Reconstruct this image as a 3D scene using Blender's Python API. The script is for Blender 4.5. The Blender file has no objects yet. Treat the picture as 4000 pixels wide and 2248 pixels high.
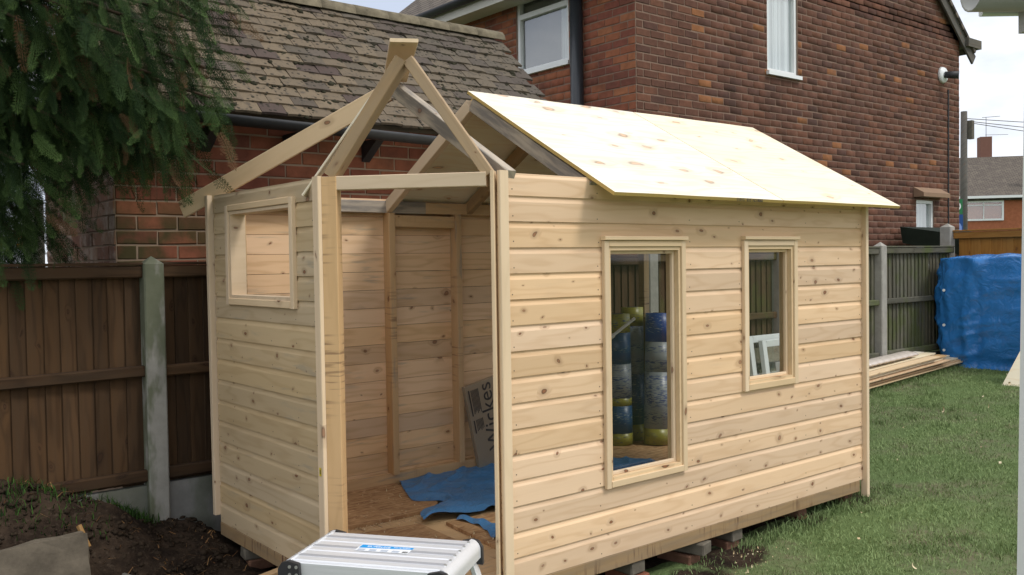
import bpy, bmesh, math, random
import numpy as np
from mathutils import Matrix, Vector, noise as mnoise
random.seed(7); rng = np.random.default_rng(7)
scene = bpy.context.scene
COL = scene.collection
R_ = math.radians

# ------------------------------------------------------------------ camera, sky, sun, exposure
F_PX, YAW, PITCH, ROLL = 3588.17, 0.8890, -0.0293, -0.0155
CAM = np.array([-2.5287, -3.1421, 1.4378])
def cam_axes():
    fw = np.array([math.cos(PITCH)*math.cos(YAW), math.cos(PITCH)*math.sin(YAW), math.sin(PITCH)])
    r = np.cross(fw, [0, 0, 1]); r /= np.linalg.norm(r); u = np.cross(r, fw)
    return math.cos(ROLL)*r+math.sin(ROLL)*u, -math.sin(ROLL)*r+math.cos(ROLL)*u, fw
CR, CU, CF = cam_axes()
def project(P):                       # array of points -> photo pixels (2576 wide), depth
    d = np.asarray(P)-CAM; z = d@CF
    return (2000+F_PX*(d@CR)/z)/1.5528, (1124-F_PX*(d@CU)/z)/1.5528, z
def ray_at(u, v, depth):              # photo pixel and distance -> point
    u, v = u*1.5528, v*1.5528
    return CAM+depth*(CF+CR*(u-2000)/F_PX-CU*(v-1124)/F_PX)
cd = bpy.data.cameras.new('camera'); cam = bpy.data.objects.new('camera', cd); COL.objects.link(cam)
cd.sensor_width = 36; cd.lens = F_PX/4000*36; cd.clip_start = .05; cd.clip_end = 1000
cam.matrix_world = Matrix(((CR[0], CU[0], -CF[0], CAM[0]), (CR[1], CU[1], -CF[1], CAM[1]), (CR[2], CU[2], -CF[2], CAM[2]), (0, 0, 0, 1)))
scene.camera = cam

SUN_EL, SUN_AZ = R_(52), R_(-62)       # azimuth measured from +X towards +Y
sdir = Vector((math.cos(SUN_EL)*math.cos(SUN_AZ), math.cos(SUN_EL)*math.sin(SUN_AZ), math.sin(SUN_EL)))
w = bpy.data.worlds.new('World'); scene.world = w; w.use_nodes = True
nt = w.node_tree; nt.nodes.clear()
sky = nt.nodes.new('ShaderNodeTexSky'); sky.sky_type = 'NISHITA'; sky.sun_disc = False
sky.sun_elevation = SUN_EL; sky.sun_rotation = math.pi/2-SUN_AZ; sky.air_density = 1; sky.dust_density = 2.5
tc = nt.nodes.new('ShaderNodeTexCoord'); mp = nt.nodes.new('ShaderNodeMapping'); mp.inputs['Scale'].default_value = (1, 1, 2.6)
nz = nt.nodes.new('ShaderNodeTexNoise'); nz.inputs['Scale'].default_value = 2.2; nz.inputs['Detail'].default_value = 7; nz.inputs['Roughness'].default_value = .55
cr = nt.nodes.new('ShaderNodeValToRGB'); cr.color_ramp.elements[0].position = .36; cr.color_ramp.elements[1].position = .60
cr.color_ramp.elements[0].color = (5.0, 5.6, 6.8, 1); cr.color_ramp.elements[1].color = (11.2, 11.2, 11.3, 1)
mx = nt.nodes.new('ShaderNodeMix'); mx.data_type = 'RGBA'; mx.inputs['Factor'].default_value = .88
bg = nt.nodes.new('ShaderNodeBackground'); bg.inputs['Strength'].default_value = .096
wo = nt.nodes.new('ShaderNodeOutputWorld')
L = nt.links.new
L(tc.outputs['Generated'], mp.inputs[0]); L(mp.outputs[0], nz.inputs['Vector']); L(nz.outputs['Fac'], cr.inputs[0])
L(sky.outputs[0], mx.inputs['A']); L(cr.outputs[0], mx.inputs['B']); L(mx.outputs['Result'], bg.inputs[0]); L(bg.outputs[0], wo.inputs[0])
sl = bpy.data.lights.new('sun', 'SUN'); sl.energy = 1.35; sl.angle = R_(14); sl.color = (1, .96, .90)
so = bpy.data.objects.new('sun', sl); COL.objects.link(so); so.location = (5, -8, 12)
so.rotation_euler = sdir.to_track_quat('Z', 'Y').to_euler()
vs = scene.view_settings; vs.view_transform = 'Standard'; vs.look = 'None'; vs.gamma = 1; vs.exposure = 0.50
try: vs.use_curve_mapping = False
except Exception: pass

# ------------------------------------------------------------------ helpers
WM = {}
def link(o, M=None, parent=None):
    M = M or Matrix.Identity(4); COL.objects.link(o)
    if parent is not None:
        o.parent = parent; o.matrix_basis = WM[parent.name].inverted() @ M
    else: o.matrix_basis = M
    WM[o.name] = M.copy(); return o
def tag(o, label, cat, group=None):
    o['label'] = label; o['category'] = cat
    if group: o['group'] = group
    return o
def empty(name, loc, label, cat, group=None):
    o = bpy.data.objects.new(name, None); o.empty_display_size = .1
    link(o, Matrix.Translation(loc)); return tag(o, label, cat, group)
def mesh_obj(name, verts, faces, mat, M=None, parent=None, smooth=False, kind=None):
    me = bpy.data.meshes.new(name); me.from_pydata([tuple(v) for v in verts], [], faces); me.update()
    if mat: me.materials.append(mat)
    if smooth: me.polygons.foreach_set('use_smooth', [True]*len(me.polygons))
    o = bpy.data.objects.new(name, me); link(o, M, parent)
    if kind: o['kind'] = kind
    return o
def inst(name, me, M, parent): return link(bpy.data.objects.new(name, me), M, parent)
def big_mesh(name, V, F, mat, parent=None, kind='stuff', attrs=None, smooth=False, M=None):   # numpy arrays, F (n,3|4)
    me = bpy.data.meshes.new(name); V = np.asarray(V, np.float32); F = np.asarray(F, np.int32)
    n, k = F.shape
    me.vertices.add(len(V)); me.vertices.foreach_set('co', V.ravel())
    me.loops.add(n*k); me.loops.foreach_set('vertex_index', F.ravel())
    me.polygons.add(n); me.polygons.foreach_set('loop_start', np.arange(0, n*k, k, dtype=np.int32))
    try: me.polygons.foreach_set('loop_total', np.full(n, k, np.int32))
    except Exception: pass
    if smooth: me.polygons.foreach_set('use_smooth', np.ones(n, bool))
    me.update(calc_edges=True)
    for nm, (dom, arr) in (attrs or {}).items():
        a = me.attributes.new(nm, 'FLOAT', dom); a.data.foreach_set('value', np.asarray(arr, np.float32))
    if mat: me.materials.append(mat)
    o = bpy.data.objects.new(name, me); link(o, M, parent)
    if kind: o['kind'] = kind
    return o
BOXF = [(0, 3, 2, 1), (4, 5, 6, 7), (0, 1, 5, 4), (1, 2, 6, 5), (2, 3, 7, 6), (3, 0, 4, 7)]
def boxv(x0, x1, y0, y1, z0, z1): return [(x0, y0, z0), (x1, y0, z0), (x1, y1, z0), (x0, y1, z0), (x0, y0, z1), (x1, y0, z1), (x1, y1, z1), (x0, y1, z1)]
class MB:
    def __init__(s): s.v = []; s.f = []
    def add(s, v, f):
        b = len(s.v); s.v += [tuple(q) for q in v]; s.f += [tuple(i+b for i in q) for q in f]; return s
    def box(s, x0, x1, y0, y1, z0, z1): return s.add(boxv(x0, x1, y0, y1, z0, z1), BOXF)
    def beam(s, a, b, w, t, up=(0, 0, 1)):
        M, Lg = frame(a, b, up); c = [M @ Vector(p) for p in boxv(-Lg/2, Lg/2, -t/2, t/2, -w/2, w/2)]
        return s.add(c, BOXF)
    def tube(s, pts, r, n=8, cap=True):
        pts = [Vector(p) for p in pts]; rs = r if isinstance(r, (list, tuple)) else [r]*len(pts); rings = []
        for i, p in enumerate(pts):
            d = (pts[min(i+1, len(pts)-1)]-pts[max(i-1, 0)]).normalized()
            a = d.orthogonal().normalized() if i == 0 else (rings_a-(rings_a.dot(d))*d).normalized()
            rings_a = a; b = d.cross(a)
            rings.append([p+rs[i]*(math.cos(2*math.pi*k/n)*a+math.sin(2*math.pi*k/n)*b) for k in range(n)])
        v = [q for r_ in rings for q in r_]; f = []
        for i in range(len(pts)-1):
            for k in range(n): f.append((i*n+k, i*n+(k+1) % n, (i+1)*n+(k+1) % n, (i+1)*n+k))
        if cap: f += [tuple(range(n-1, -1, -1)), tuple(range((len(pts)-1)*n, len(pts)*n))]
        return s.add(v, f)
    def build(s, name, mat, parent=None, smooth=False, M=None, kind=None):
        v = s.v
        if parent is not None and M is None:
            M = WM[parent.name]; Mi = M.inverted(); v = [Mi @ Vector(q) for q in v]
        return mesh_obj(name, v, s.f, mat, M, parent, smooth, kind)
def frame(a, b, up=(0, 0, 1)):
    a, b = Vector(a), Vector(b); x = (b-a); Lg = x.length; x.normalize(); u = Vector(up)
    y = u.cross(x)
    if y.length < 1e-4: y = Vector((0, 1, 0)).cross(x)
    y.normalize(); z = x.cross(y); m = (a+b)/2
    return Matrix(((x.x, y.x, z.x, m.x), (x.y, y.y, z.y, m.y), (x.z, y.z, z.z, m.z), (0, 0, 0, 1))), Lg
def chamf(x0, x1, y0, y1, z0, z1, c=.002):          # box with bevelled long edges along x
    prof = [(y0+c, z0), (y1-c, z0), (y1, z0+c), (y1, z1-c), (y1-c, z1), (y0+c, z1), (y0, z1-c), (y0, z0+c)]
    v = [(x0, y, z) for y, z in prof]+[(x1, y, z) for y, z in prof]
    f = [(i, i+8, (i+1) % 8+8, (i+1) % 8) for i in range(8)]+[tuple(range(7, -1, -1))[::-1], tuple(range(8, 16))[::-1]]
    return v, [q[::-1] for q in f]
def beam(name, a, b, w, t, mat, parent=None, up=(0, 0, 1), c=.003):   # w along up, t across; local X along the grain
    M, Lg = frame(a, b, up); v, f = chamf(-Lg/2, Lg/2, -t/2, t/2, -w/2, w/2, min(c, t/4, w/4))
    return mesh_obj(name, v, f, mat, M, parent)
def text_mesh(s, size, mat, M, parent, name='lettering', ext=.0005):
    cu = bpy.data.curves.new('t', 'FONT'); cu.body = s; cu.size = size; cu.extrude = ext; cu.align_x = 'CENTER'; cu.align_y = 'CENTER'
    o = bpy.data.objects.new('t', cu); COL.objects.link(o); dg = bpy.context.evaluated_depsgraph_get()
    me = bpy.data.meshes.new_from_object(o.evaluated_get(dg)); bpy.data.objects.remove(o)
    me.materials.clear(); me.materials.append(mat)
    return inst(name, me, M, parent)

# ------------------------------------------------------------------ materials
class NT:
    def __init__(s, name):
        s.m = bpy.data.materials.new(name); s.m.use_nodes = True; s.t = s.m.node_tree; s.t.nodes.clear()
        s.out = s.t.nodes.new('ShaderNodeOutputMaterial'); s.p = s.t.nodes.new('ShaderNodeBsdfPrincipled')
        s.t.links.new(s.p.outputs[0], s.out.inputs[0])
    def n(s, typ, ins=None, **kw):
        nd = s.t.nodes.new(typ)
        for k, v in kw.items(): setattr(nd, k, v)
        for k, v in (ins or {}).items(): s.set(nd.inputs[k], v)
        return nd
    def set(s, sock, v):
        if isinstance(v, bpy.types.NodeSocket): s.t.links.new(v, sock)
        else: sock.default_value = v
    def math(s, op, a, b=0., c=None, clamp=False):
        nd = s.n('ShaderNodeMath', operation=op, use_clamp=clamp); s.set(nd.inputs[0], a); s.set(nd.inputs[1], b)
        if c is not None: s.set(nd.inputs[2], c)
        return nd.outputs[0]
    def mix(s, f, a, b, typ='MIX'):
        nd = s.n('ShaderNodeMix', data_type='RGBA', blend_type=typ); s.set(nd.inputs['Factor'], f)
        s.set(nd.inputs['A'], c4(a)); s.set(nd.inputs['B'], c4(b)); return nd.outputs['Result']
    def noise(s, vec, scale, detail=3, rough=.5, dist=0):
        nd = s.n('ShaderNodeTexNoise', {'Scale': scale, 'Detail': detail, 'Roughness': rough, 'Distortion': dist}); s.set(nd.inputs['Vector'], vec); return nd.outputs['Fac']
    def ramp(s, f, lo, hi):            # smoothstep
        nd = s.n('ShaderNodeMapRange', {'From Min': lo, 'From Max': hi}, interpolation_type='SMOOTHSTEP'); s.set(nd.inputs['Value'], f); return nd.outputs[0]
    def obj(s): return s.n('ShaderNodeTexCoord').outputs['Object']
    def pos(s): return s.n('ShaderNodeNewGeometry').outputs['Position']
    def rnd(s): return s.n('ShaderNodeObjectInfo').outputs['Random']
    def attr(s, nm): return s.n('ShaderNodeAttribute', attribute_name=nm).outputs['Fac']
    def sep(s, v): return s.n('ShaderNodeSeparateXYZ', {0: v}).outputs
    def comb(s, x, y, z): return s.n('ShaderNodeCombineXYZ', {0: x, 1: y, 2: z}).outputs[0]
    def vm(s, op, a, b):
        nd = s.n('ShaderNodeVectorMath', operation=op); s.set(nd.inputs[0], a); s.set(nd.inputs[1], b); return nd.outputs[0]
    def bump(s, h, strength=.3, dist=.01):
        nd = s.n('ShaderNodeBump', {'Strength': strength, 'Distance': dist}); s.set(nd.inputs['Height'], h); s.set(s.p.inputs['Normal'], nd.outputs[0])
    def done(s, col, rough=.7, spec=.3, metal=0., **kw):
        s.set(s.p.inputs['Base Color'], c4(col)); s.set(s.p.inputs['Roughness'], rough)
        s.p.inputs['Specular IOR Level'].default_value = spec; s.set(s.p.inputs['Metallic'], metal)
        for k, v in kw.items(): s.set(s.p.inputs[k], v)
        return s.m
def c4(c): return (c[0], c[1], c[2], 1) if isinstance(c, tuple) and len(c) == 3 else c
def plain(name, col, rough=.6, spec=.3, metal=0, var=.12, scale=12, **kw):
    s = NT(name); n = s.noise(s.obj(), scale, 4); f = s.math('MULTIPLY_ADD', n, 2*var, 1-var)
    return s.done(s.mix(1., col, s.comb(f, f, f), 'MULTIPLY'), rough, spec, metal, **kw)
def wood(name, light, dark, knots=1., keep=.5, kscale=(7., 10.), ksize=.095, grain=.4, grey=0., greycol=(.30, .27, .23), tint=.10, kcol=(.165, .066, .03), stripes=0., stain=0., rough=.62, moss=0.):
    s = NT(name); o = s.sep(s.obj()); r = s.rnd()
    u = s.math('ADD', o[0], s.math('MULTIPLY', r, 57.3)); v = s.math('ADD', s.math('ADD', o[2], o[1]), s.math('MULTIPLY', r, 23.7))
    warp = s.noise(s.comb(s.math('MULTIPLY', u, 1.3), s.math('MULTIPLY', v, 9.), r), 1., 2)
    kv = s.n('ShaderNodeTexVoronoi', {'Scale': 1.}, voronoi_dimensions='2D', feature='F1')
    kw = s.noise(s.comb(s.math('MULTIPLY', u, 9.), s.math('MULTIPLY', v, 12.), 4.), 1., 1)
    s.set(kv.inputs['Vector'], s.comb(s.math('ADD', s.math('MULTIPLY', u, kscale[0]), s.math('MULTIPLY', kw, .35)), s.math('ADD', s.math('MULTIPLY', v, kscale[1]), s.math('MULTIPLY', kw, .5)), 0.))
    kc = s.sep(kv.outputs['Color']); kp = s.math('GREATER_THAN', kc[0], 1-keep)
    size = s.math('MULTIPLY_ADD', s.math('POWER', kc[1], 2.), ksize*1.1, ksize*.28)
    dn = s.math('DIVIDE', kv.outputs['Distance'], size)
    core = s.math('MULTIPLY', s.ramp(dn, 1.25, .75), kp); halo = s.math('MULTIPLY', s.ramp(dn, 4., .8), kp)
    ph = s.math('ADD', s.math('MULTIPLY', warp, 30.), s.math('MULTIPLY', halo, 5.))
    ring = s.math('POWER', s.math('MULTIPLY_ADD', s.math('SINE', s.math('MULTIPLY_ADD', v, 55., ph)), .5, .5), 3.)
    fine = s.noise(s.comb(s.math('MULTIPLY', u, 6.), s.math('MULTIPLY', v, 160.), 0.), 1., 3)
    g = s.math('ADD', s.math('MULTIPLY', ring, grain), s.math('MULTIPLY', s.math('SUBTRACT', fine, .5), grain*.9), clamp=True)
    col = s.mix(g, light, dark)
    col = s.mix(s.math('MULTIPLY', halo, .28*knots), col, kcol)
    col = s.mix(s.math('MULTIPLY', core, s.math('MULTIPLY_ADD', kc[2], .35*knots, .6*knots)), col, s.mix(s.ramp(dn, .45, .9), tuple(min(1, c*1.5) for c in kcol), tuple(c*.4 for c in kcol)))
    # board-to-board tint and slow colour drift along the board
    drift = s.noise(s.comb(s.math('MULTIPLY', u, 1.1), s.math('MULTIPLY', v, 5.), 3.), 1., 3)
    r2 = s.math('FRACT', s.math('MULTIPLY', r, 91.7)); r3 = s.math('FRACT', s.math('MULTIPLY', r, 37.1))
    k = s.math('ADD', s.math('MULTIPLY_ADD', r2, tint*2, 1-tint), s.math('MULTIPLY', s.math('SUBTRACT', drift, .5), .24))
    kb = s.math('MULTIPLY', k, s.math('MULTIPLY_ADD', r3, -.22, 1.1))
    col = s.mix(1., col, s.comb(k, s.math('MULTIPLY', k, s.math('MULTIPLY_ADD', r3, -.06, 1.03)), kb), 'MULTIPLY')
    if stripes:                        # saw-tooth and strap marks across the timber
        st = s.noise(s.comb(s.math('MULTIPLY', u, 55.), s.math('MULTIPLY', v, 4.), 1.), 1., 2); big = s.noise(s.comb(s.math('MULTIPLY', u, 2.5), s.math('MULTIPLY', v, 3.), 8.), 1., 2)
        col = s.mix(s.math('MULTIPLY', s.math('MULTIPLY', s.ramp(st, .53, .66), s.ramp(big, .45, .62)), stripes), col, (.10, .045, .025))
    if grey:
        gm = s.noise(s.comb(s.math('MULTIPLY', u, 3.), s.math('MULTIPLY', v, 22.), 5.), 1., 5, .6)
        col = s.mix(s.math('MULTIPLY', s.ramp(gm, .38, .62), grey), col, greycol)
    if stain:
        sm = s.noise(s.comb(s.math('MULTIPLY', u, 4.), s.math('MULTIPLY', v, 30.), 11.), 1., 4); s2 = s.noise(s.comb(u, s.math('MULTIPLY', v, 4.), 2.), 2.2, 2)
        col = s.mix(s.math('MULTIPLY', s.math('MULTIPLY', s.ramp(sm, .5, .66), s.ramp(s2, .52, .68)), stain), col, (.22, .22, .20))
    if moss:
        mm = s.noise(s.pos(), 3.5, 5, .6); col = s.mix(s.math('MULTIPLY', s.ramp(mm, .45, .68), moss), col, (.075, .10, .02))
    s.bump(s.math('ADD', g, fine), .12, .002)
    return s.done(col, rough, .25)
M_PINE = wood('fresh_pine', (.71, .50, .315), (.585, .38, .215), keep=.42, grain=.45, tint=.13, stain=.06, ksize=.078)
M_PINEL = wood('pine_cladding_shade_tinted', (.555, .42, .255), (.44, .31, .17), keep=.40, grain=.45, tint=.09, stain=.35, ksize=.085)  # darker copy of the pine: side wall's shade put into colour, besides staining
M_TRIM = wood('pine_trim', (.70, .53, .345), (.60, .44, .265), keep=.2, grain=.3, kscale=(5, 10))
M_INT = wood('pine_inner_boards', (.74, .51, .31), (.56, .35, .18), keep=.26, grain=.5, tint=.12, stain=.45, kscale=(6, 9))
M_STUD = wood('sawn_stud', (.58, .38, .20), (.46, .28, .13), keep=.2, stripes=.55, grain=.25, stain=.5)
M_RAFT = wood('sawn_rafter', (.42, .285, .155), (.32, .20, .10), keep=.16, grain=.3, grey=.25, greycol=(.23, .19, .15), stripes=.25)
M_GREY = wood('weathered_rafter', (.42, .36, .29), (.30, .25, .20), keep=.15, grain=.3, grey=.8, greycol=(.17, .155, .14))
M_BEAM = wood('floor_bearer', (.32, .215, .115), (.22, .145, .078), keep=.1, grain=.4, grey=.3, stripes=1., greycol=(.2, .17, .13))
M_PLY = wood('roof_plywood', (.82, .75, .595), (.75, .62, .42), keep=.44, kscale=(3.2, 6.5), ksize=.13, grain=.5, knots=.75, tint=.03, kcol=(.42, .22, .10))
M_PLYE = plain('plywood_edge', (.55, .38, .12), .8, scale=60)
M_FENCE = wood('brown_fence_timber', (.075, .040, .018), (.034, .018, .008), keep=.35, grain=.55, tint=.32, kcol=(.035, .016, .008), grey=.18, greycol=(.06, .045, .03), kscale=(4, 9), rough=.85)
M_FGREY = wood('weathered_fence_timber', (.12, .11, .08), (.07, .065, .045), keep=.2, grain=.7, tint=.25, kcol=(.04, .03, .02), grey=.4, greycol=(.10, .10, .075), moss=.65, rough=.9)
M_FMIX = wood('mossy_brown_fence_timber', (.095, .058, .03), (.055, .034, .019), keep=.25, grain=.7, tint=.25, kcol=(.04, .02, .01), moss=.5, rough=.9)
M_ORANGE = wood('stained_fence_timber', (.36, .165, .035), (.27, .11, .02), keep=.25, grain=.5, tint=.10, kcol=(.15, .06, .02))
M_OLDW = wood('old_grey_wood', (.13, .115, .095), (.07, .06, .05), keep=.2, grain=.6, grey=.5, greycol=(.08, .085, .08), rough=.9)

def concrete(name, col, algae=0., mot=.8):
    s = NT(name); p = s.pos(); a = s.noise(p, 9, 6, .65); b = s.noise(p, 60, 3); f = s.math('MULTIPLY_ADD', a, mot, 1-mot/2)
    col = s.mix(1., col, s.comb(f, f, f), 'MULTIPLY')
    if algae:
        g = s.noise(s.vm('MULTIPLY', p, (6, 6, 2.2)), 1., 4, .6); col = s.mix(s.math('MULTIPLY', s.ramp(g, .44, .58), algae), col, (.055, .075, .018))
    s.bump(b, .4, .004); return s.done(col, .9, .2)
M_CONC = concrete('concrete', (.33, .315, .28), .0); M_CONCA = concrete('mossy_concrete', (.29, .28, .25), .65)
M_GRAVB = concrete('gravel_board_concrete', (.20, .195, .18), .35)
M_SLAB = concrete('dirty_slab', (.125, .105, .078), .0, 1.7)

def brick_mat(name, palette, rsock, moss=0., pale=0.):
    s = NT(name); r = s.rnd() if rsock == 'obj' else s.attr('rnd')
    cr = s.n('ShaderNodeValToRGB'); e = cr.color_ramp; e.interpolation = 'CONSTANT'
    for i, (p, c) in enumerate(palette):
        el = e.elements[i] if i < 2 else e.elements.new(p)
        el.position = p; el.color = c4(c)
    s.set(cr.inputs[0], r); p = s.pos(); n = s.noise(p, 14, 5, .6); f = s.math('MULTIPLY_ADD', n, .9, .55)
    col = s.mix(1., cr.outputs[0], s.comb(f, f, f), 'MULTIPLY')
    d = s.noise(p, 2.1, 3); col = s.mix(s.ramp(d, .5, .72), col, s.mix(.45, col, (.045, .03, .025)))
    if pale: col = s.mix(s.math('MULTIPLY', s.ramp(s.noise(p, 5, 5, .7), .45, .7), pale), col, (.42, .36, .30))
    if moss:
        z = s.sep(p)[2]; g = s.noise(p, 4, 4, .6); k = s.math('MULTIPLY', s.ramp(g, .35, .6), s.ramp(z, 1.95, 1.60)); k2 = s.math('MULTIPLY', k, s.ramp(s.sep(p)[0], .5, -.7))
        col = s.mix(s.math('MULTIPLY', k2, moss), col, (.05, .05, .02))
    s.bump(n, .5, .006); return s.done(col, .9, .15)
PAL_H = [(0, (.112, .054, .037)), (.16, (.132, .062, .041)), (.34, (.115, .055, .038)), (.50, (.150, .068, .043)), (.64, (.094, .048, .036)), (.80, (.124, .058, .039)), (.968, (.25, .108, .048))]
PAL_HL = [(0, (.24, .085, .05)), (.25, (.28, .105, .055)), (.45, (.20, .07, .048)), (.65, (.30, .12, .06)), (.85, (.25, .09, .05)), (.94, (.17, .065, .045))]  # lighter set for the side wall, its stronger sunlight put into the colours
PAL_G = [(0, (.205, .073, .042)), (.3, (.23, .084, .047)), (.55, (.18, .063, .039)), (.8, (.24, .094, .05)), (.95, (.14, .054, .037))]
M_BRH = {k: brick_mat('house_gable_brick_'+k, PAL_H, k) for k in ('obj', 'att')}
M_BRHL = {k: brick_mat('house_side_brick_'+k, PAL_HL, k) for k in ('obj', 'att')}
M_BRG = {k: brick_mat('outhouse_brick_'+k, PAL_G, k, moss=.9) for k in ('obj', 'att')}
M_BRGS = {k: brick_mat('outhouse_end_brick_'+k, [(0, (.26, .13, .08)), (.3, (.22, .10, .065)), (.6, (.28, .16, .10)), (.85, (.19, .10, .065))], k, moss=.2, pale=.75) for k in ('obj', 'att')}  # pale weathering strengthened to put light into the tree-shaded end wall
M_MORT = plain('mortar', (.22, .15, .112), .95, .1, var=.3, scale=9)
M_MORTG = plain('outhouse_mortar', (.25, .185, .13), .95, .1, var=.3, scale=9)
M_LBRICK = plain('loose_brick', (.17, .09, .06), .95, .1, var=.5, scale=25); M_RBRICK = plain('red_brick', (.19, .075, .045), .95, .1, var=.4, scale=25); M_GBRICK = plain('grey_brick', (.13, .115, .09), .95, .1, var=.5, scale=25)

def tile_mat():
    s = NT('plain_clay_tile'); r = s.rnd(); p = s.pos()
    cr = s.n('ShaderNodeValToRGB'); e = cr.color_ramp
    for i, (q, c) in enumerate([(0, (.14, .11, .078)), (.45, (.18, .14, .095)), (.72, (.105, .088, .068)), (.86, (.082, .058, .052)), (1., (.135, .115, .09))]):
        el = e.elements[i] if i < 2 else e.elements.new(q); el.position = q; el.color = c4(c)
    s.set(cr.inputs[0], r); x = s.sep(p)[0]
    col = s.mix(s.ramp(x, .0, 2.2), cr.outputs[0], s.mix(.55, cr.outputs[0], (.095, .085, .07)))
    n = s.noise(p, 22, 5, .65); col = s.mix(s.math('MULTIPLY', s.ramp(n, .5, .68), .7), col, (.07, .06, .05))
    v = s.n('ShaderNodeTexVoronoi', {'Scale': 26.}); s.set(v.inputs['Vector'], p); vc = s.sep(v.outputs['Color'])
    sp = s.math('MULTIPLY', s.ramp(v.outputs['Distance'], .34, .22), s.math('GREATER_THAN', vc[0], .55)); col = s.mix(s.math('MULTIPLY', sp, .85), col, (.035, .033, .026))
    s.bump(s.math('ADD', n, sp), .6, .008); return s.done(col, .95, .1)
M_TILE = tile_mat()
M_RIDGE = plain('ridge_tile', (.17, .145, .10), .95, .1, var=.75, scale=16)
M_MOSS = plain('moss', (.038, .036, .024), 1., .05, var=.5, scale=40)
M_BLK = plain('black_gutter', (.028, .03, .033), .55, .4, var=.5, scale=9)
M_PIPE = plain('black_downpipe', (.022, .025, .03), .32, .5)
M_UPVC = plain('white_upvc', (.74, .76, .75), .35, .45, var=.04)
M_SOFF = plain('soffit_paint', (.55, .54, .48), .6, var=.1)
def house_roof_mat():
    s = NT('distant_roof_tiles'); o = s.obj(); x = s.sep(o)
    wv = s.n('ShaderNodeTexBrick', {'Scale': 1., 'Mortar Size': .012, 'Brick Width': .3, 'Row Height': .12, 'Color1': (.13, .11, .095, 1), 'Color2': (.17, .145, .12, 1), 'Mortar': (.045, .04, .035, 1)}); s.set(wv.inputs['Vector'], s.comb(x[0], x[1], 0.))
    n = s.noise(o, 3, 5, .7); col = s.mix(s.math('MULTIPLY', s.ramp(n, .5, .7), .5), wv.outputs[0], (.22, .19, .15))
    s.bump(wv.outputs['Fac'], .6, -.02); return s.done(col, .95, .1)
M_HROOF = house_roof_mat()
def glass_mat(name, refl=.06, tint=(.93, .97, .95), add=.0):
    s = NT(name); t = s.n('ShaderNodeBsdfTransparent', {0: c4(tint)}); g = s.n('ShaderNodeBsdfGlossy', {'Roughness': .03}); lw_ = s.n('ShaderNodeLayerWeight', {'Blend': .5}); fr = s.math('MULTIPLY_ADD', s.math('POWER', lw_.outputs['Facing'], 4.), .9, .045+add)
    mx = s.n('ShaderNodeMixShader', {0: fr}); s.set(mx.inputs[1], t.outputs[0]); s.set(mx.inputs[2], g.outputs[0]); s.set(s.out.inputs[0], mx.outputs[0]); return s.m
M_GLASS = glass_mat('thin_glass', tint=(.70, .73, .70)); M_HGLASS = glass_mat('house_glass', add=.20)
def curtain_mat():
    s = NT('net_curtain'); x = s.sep(s.obj()); f = s.math('MULTIPLY_ADD', s.math('SINE', s.math('MULTIPLY', x[0], 130.)), .12, .85)
    return s.done(s.mix(1., (.80, .83, .85), s.comb(f, f, f), 'MULTIPLY'), .9)
M_CURT = curtain_mat()
M_ROOM = plain('dim_room', (.13, .14, .15), .9)
def tarp_mat(name, col, rough):
    s = NT(name); o = s.obj(); n = s.noise(o, 7, 6, .65); f = s.math('MULTIPLY_ADD', n, .7, .65)
    c = s.mix(1., col, s.comb(f, f, f), 'MULTIPLY'); cr_ = s.noise(o, 6, 3, .55, 1.4); rd = s.math('ABSOLUTE', s.math('SUBTRACT', cr_, .5)); s.bump(s.math('ADD', s.math('MULTIPLY', rd, -4.), s.math('MULTIPLY', n, .8)), .35, .02)
    return s.done(c, rough, .5)
M_TARP = tarp_mat('blue_tarpaulin', (.028, .185, .50), .2); M_TARPF = tarp_mat('dusty_blue_tarpaulin', (.06, .20, .42), .40)
def osb_mat():
    s = NT('strand_board'); o = s.obj(); a = s.noise(s.vm('MULTIPLY', o, (9, 42, 1)), 1., 4, .6, .8); b = s.noise(s.vm('MULTIPLY', o, (28, 12, 1)), 1., 3)
    col = s.mix(s.ramp(a, .38, .66), (.46, .28, .14), (.27, .145, .07)); col = s.mix(s.ramp(b, .56, .72), col, (.54, .36, .2)); s.bump(a, .3, .004); return s.done(col, .8, .2)
M_OSB = osb_mat()
def alu_mat():
    s = NT('aluminium'); o = s.obj(); n = s.noise(s.vm('MULTIPLY', o, (4, 200, 200)), 1., 3); f = s.math('MULTIPLY_ADD', n, .15, .86)
    return s.done(s.mix(1., (.86, .87, .89), s.comb(f, f, f), 'MULTIPLY'), s.math('MULTIPLY_ADD', n, .15, .38), .5, .45)
M_ALU = alu_mat(); M_ALUD = plain('ribbed_aluminium', (.50, .51, .54), .55, .4, .5, var=.1, scale=60); M_BPLA = plain('black_plastic', (.03, .03, .032), .45, .4)
M_RIV = plain('rivet_steel', (.65, .65, .63), .35, .5, .8)
def flat(name, col, rough=.6): return plain(name, col, rough, var=.03)
M_BLUE = flat('label_blue', (.01, .30, .70)); M_WHITE = flat('print_white', (.80, .82, .84)); M_INK = flat('print_ink', (.045, .04, .038)); M_YEL = flat('label_yellow', (.75, .58, .02)); M_DBLUE = flat('print_dark_blue', (.012, .06, .22)); M_GREEN = flat('sign_green', (.02, .16, .06))
M_LGREY = flat('label_grey', (.45, .5, .58))
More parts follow.
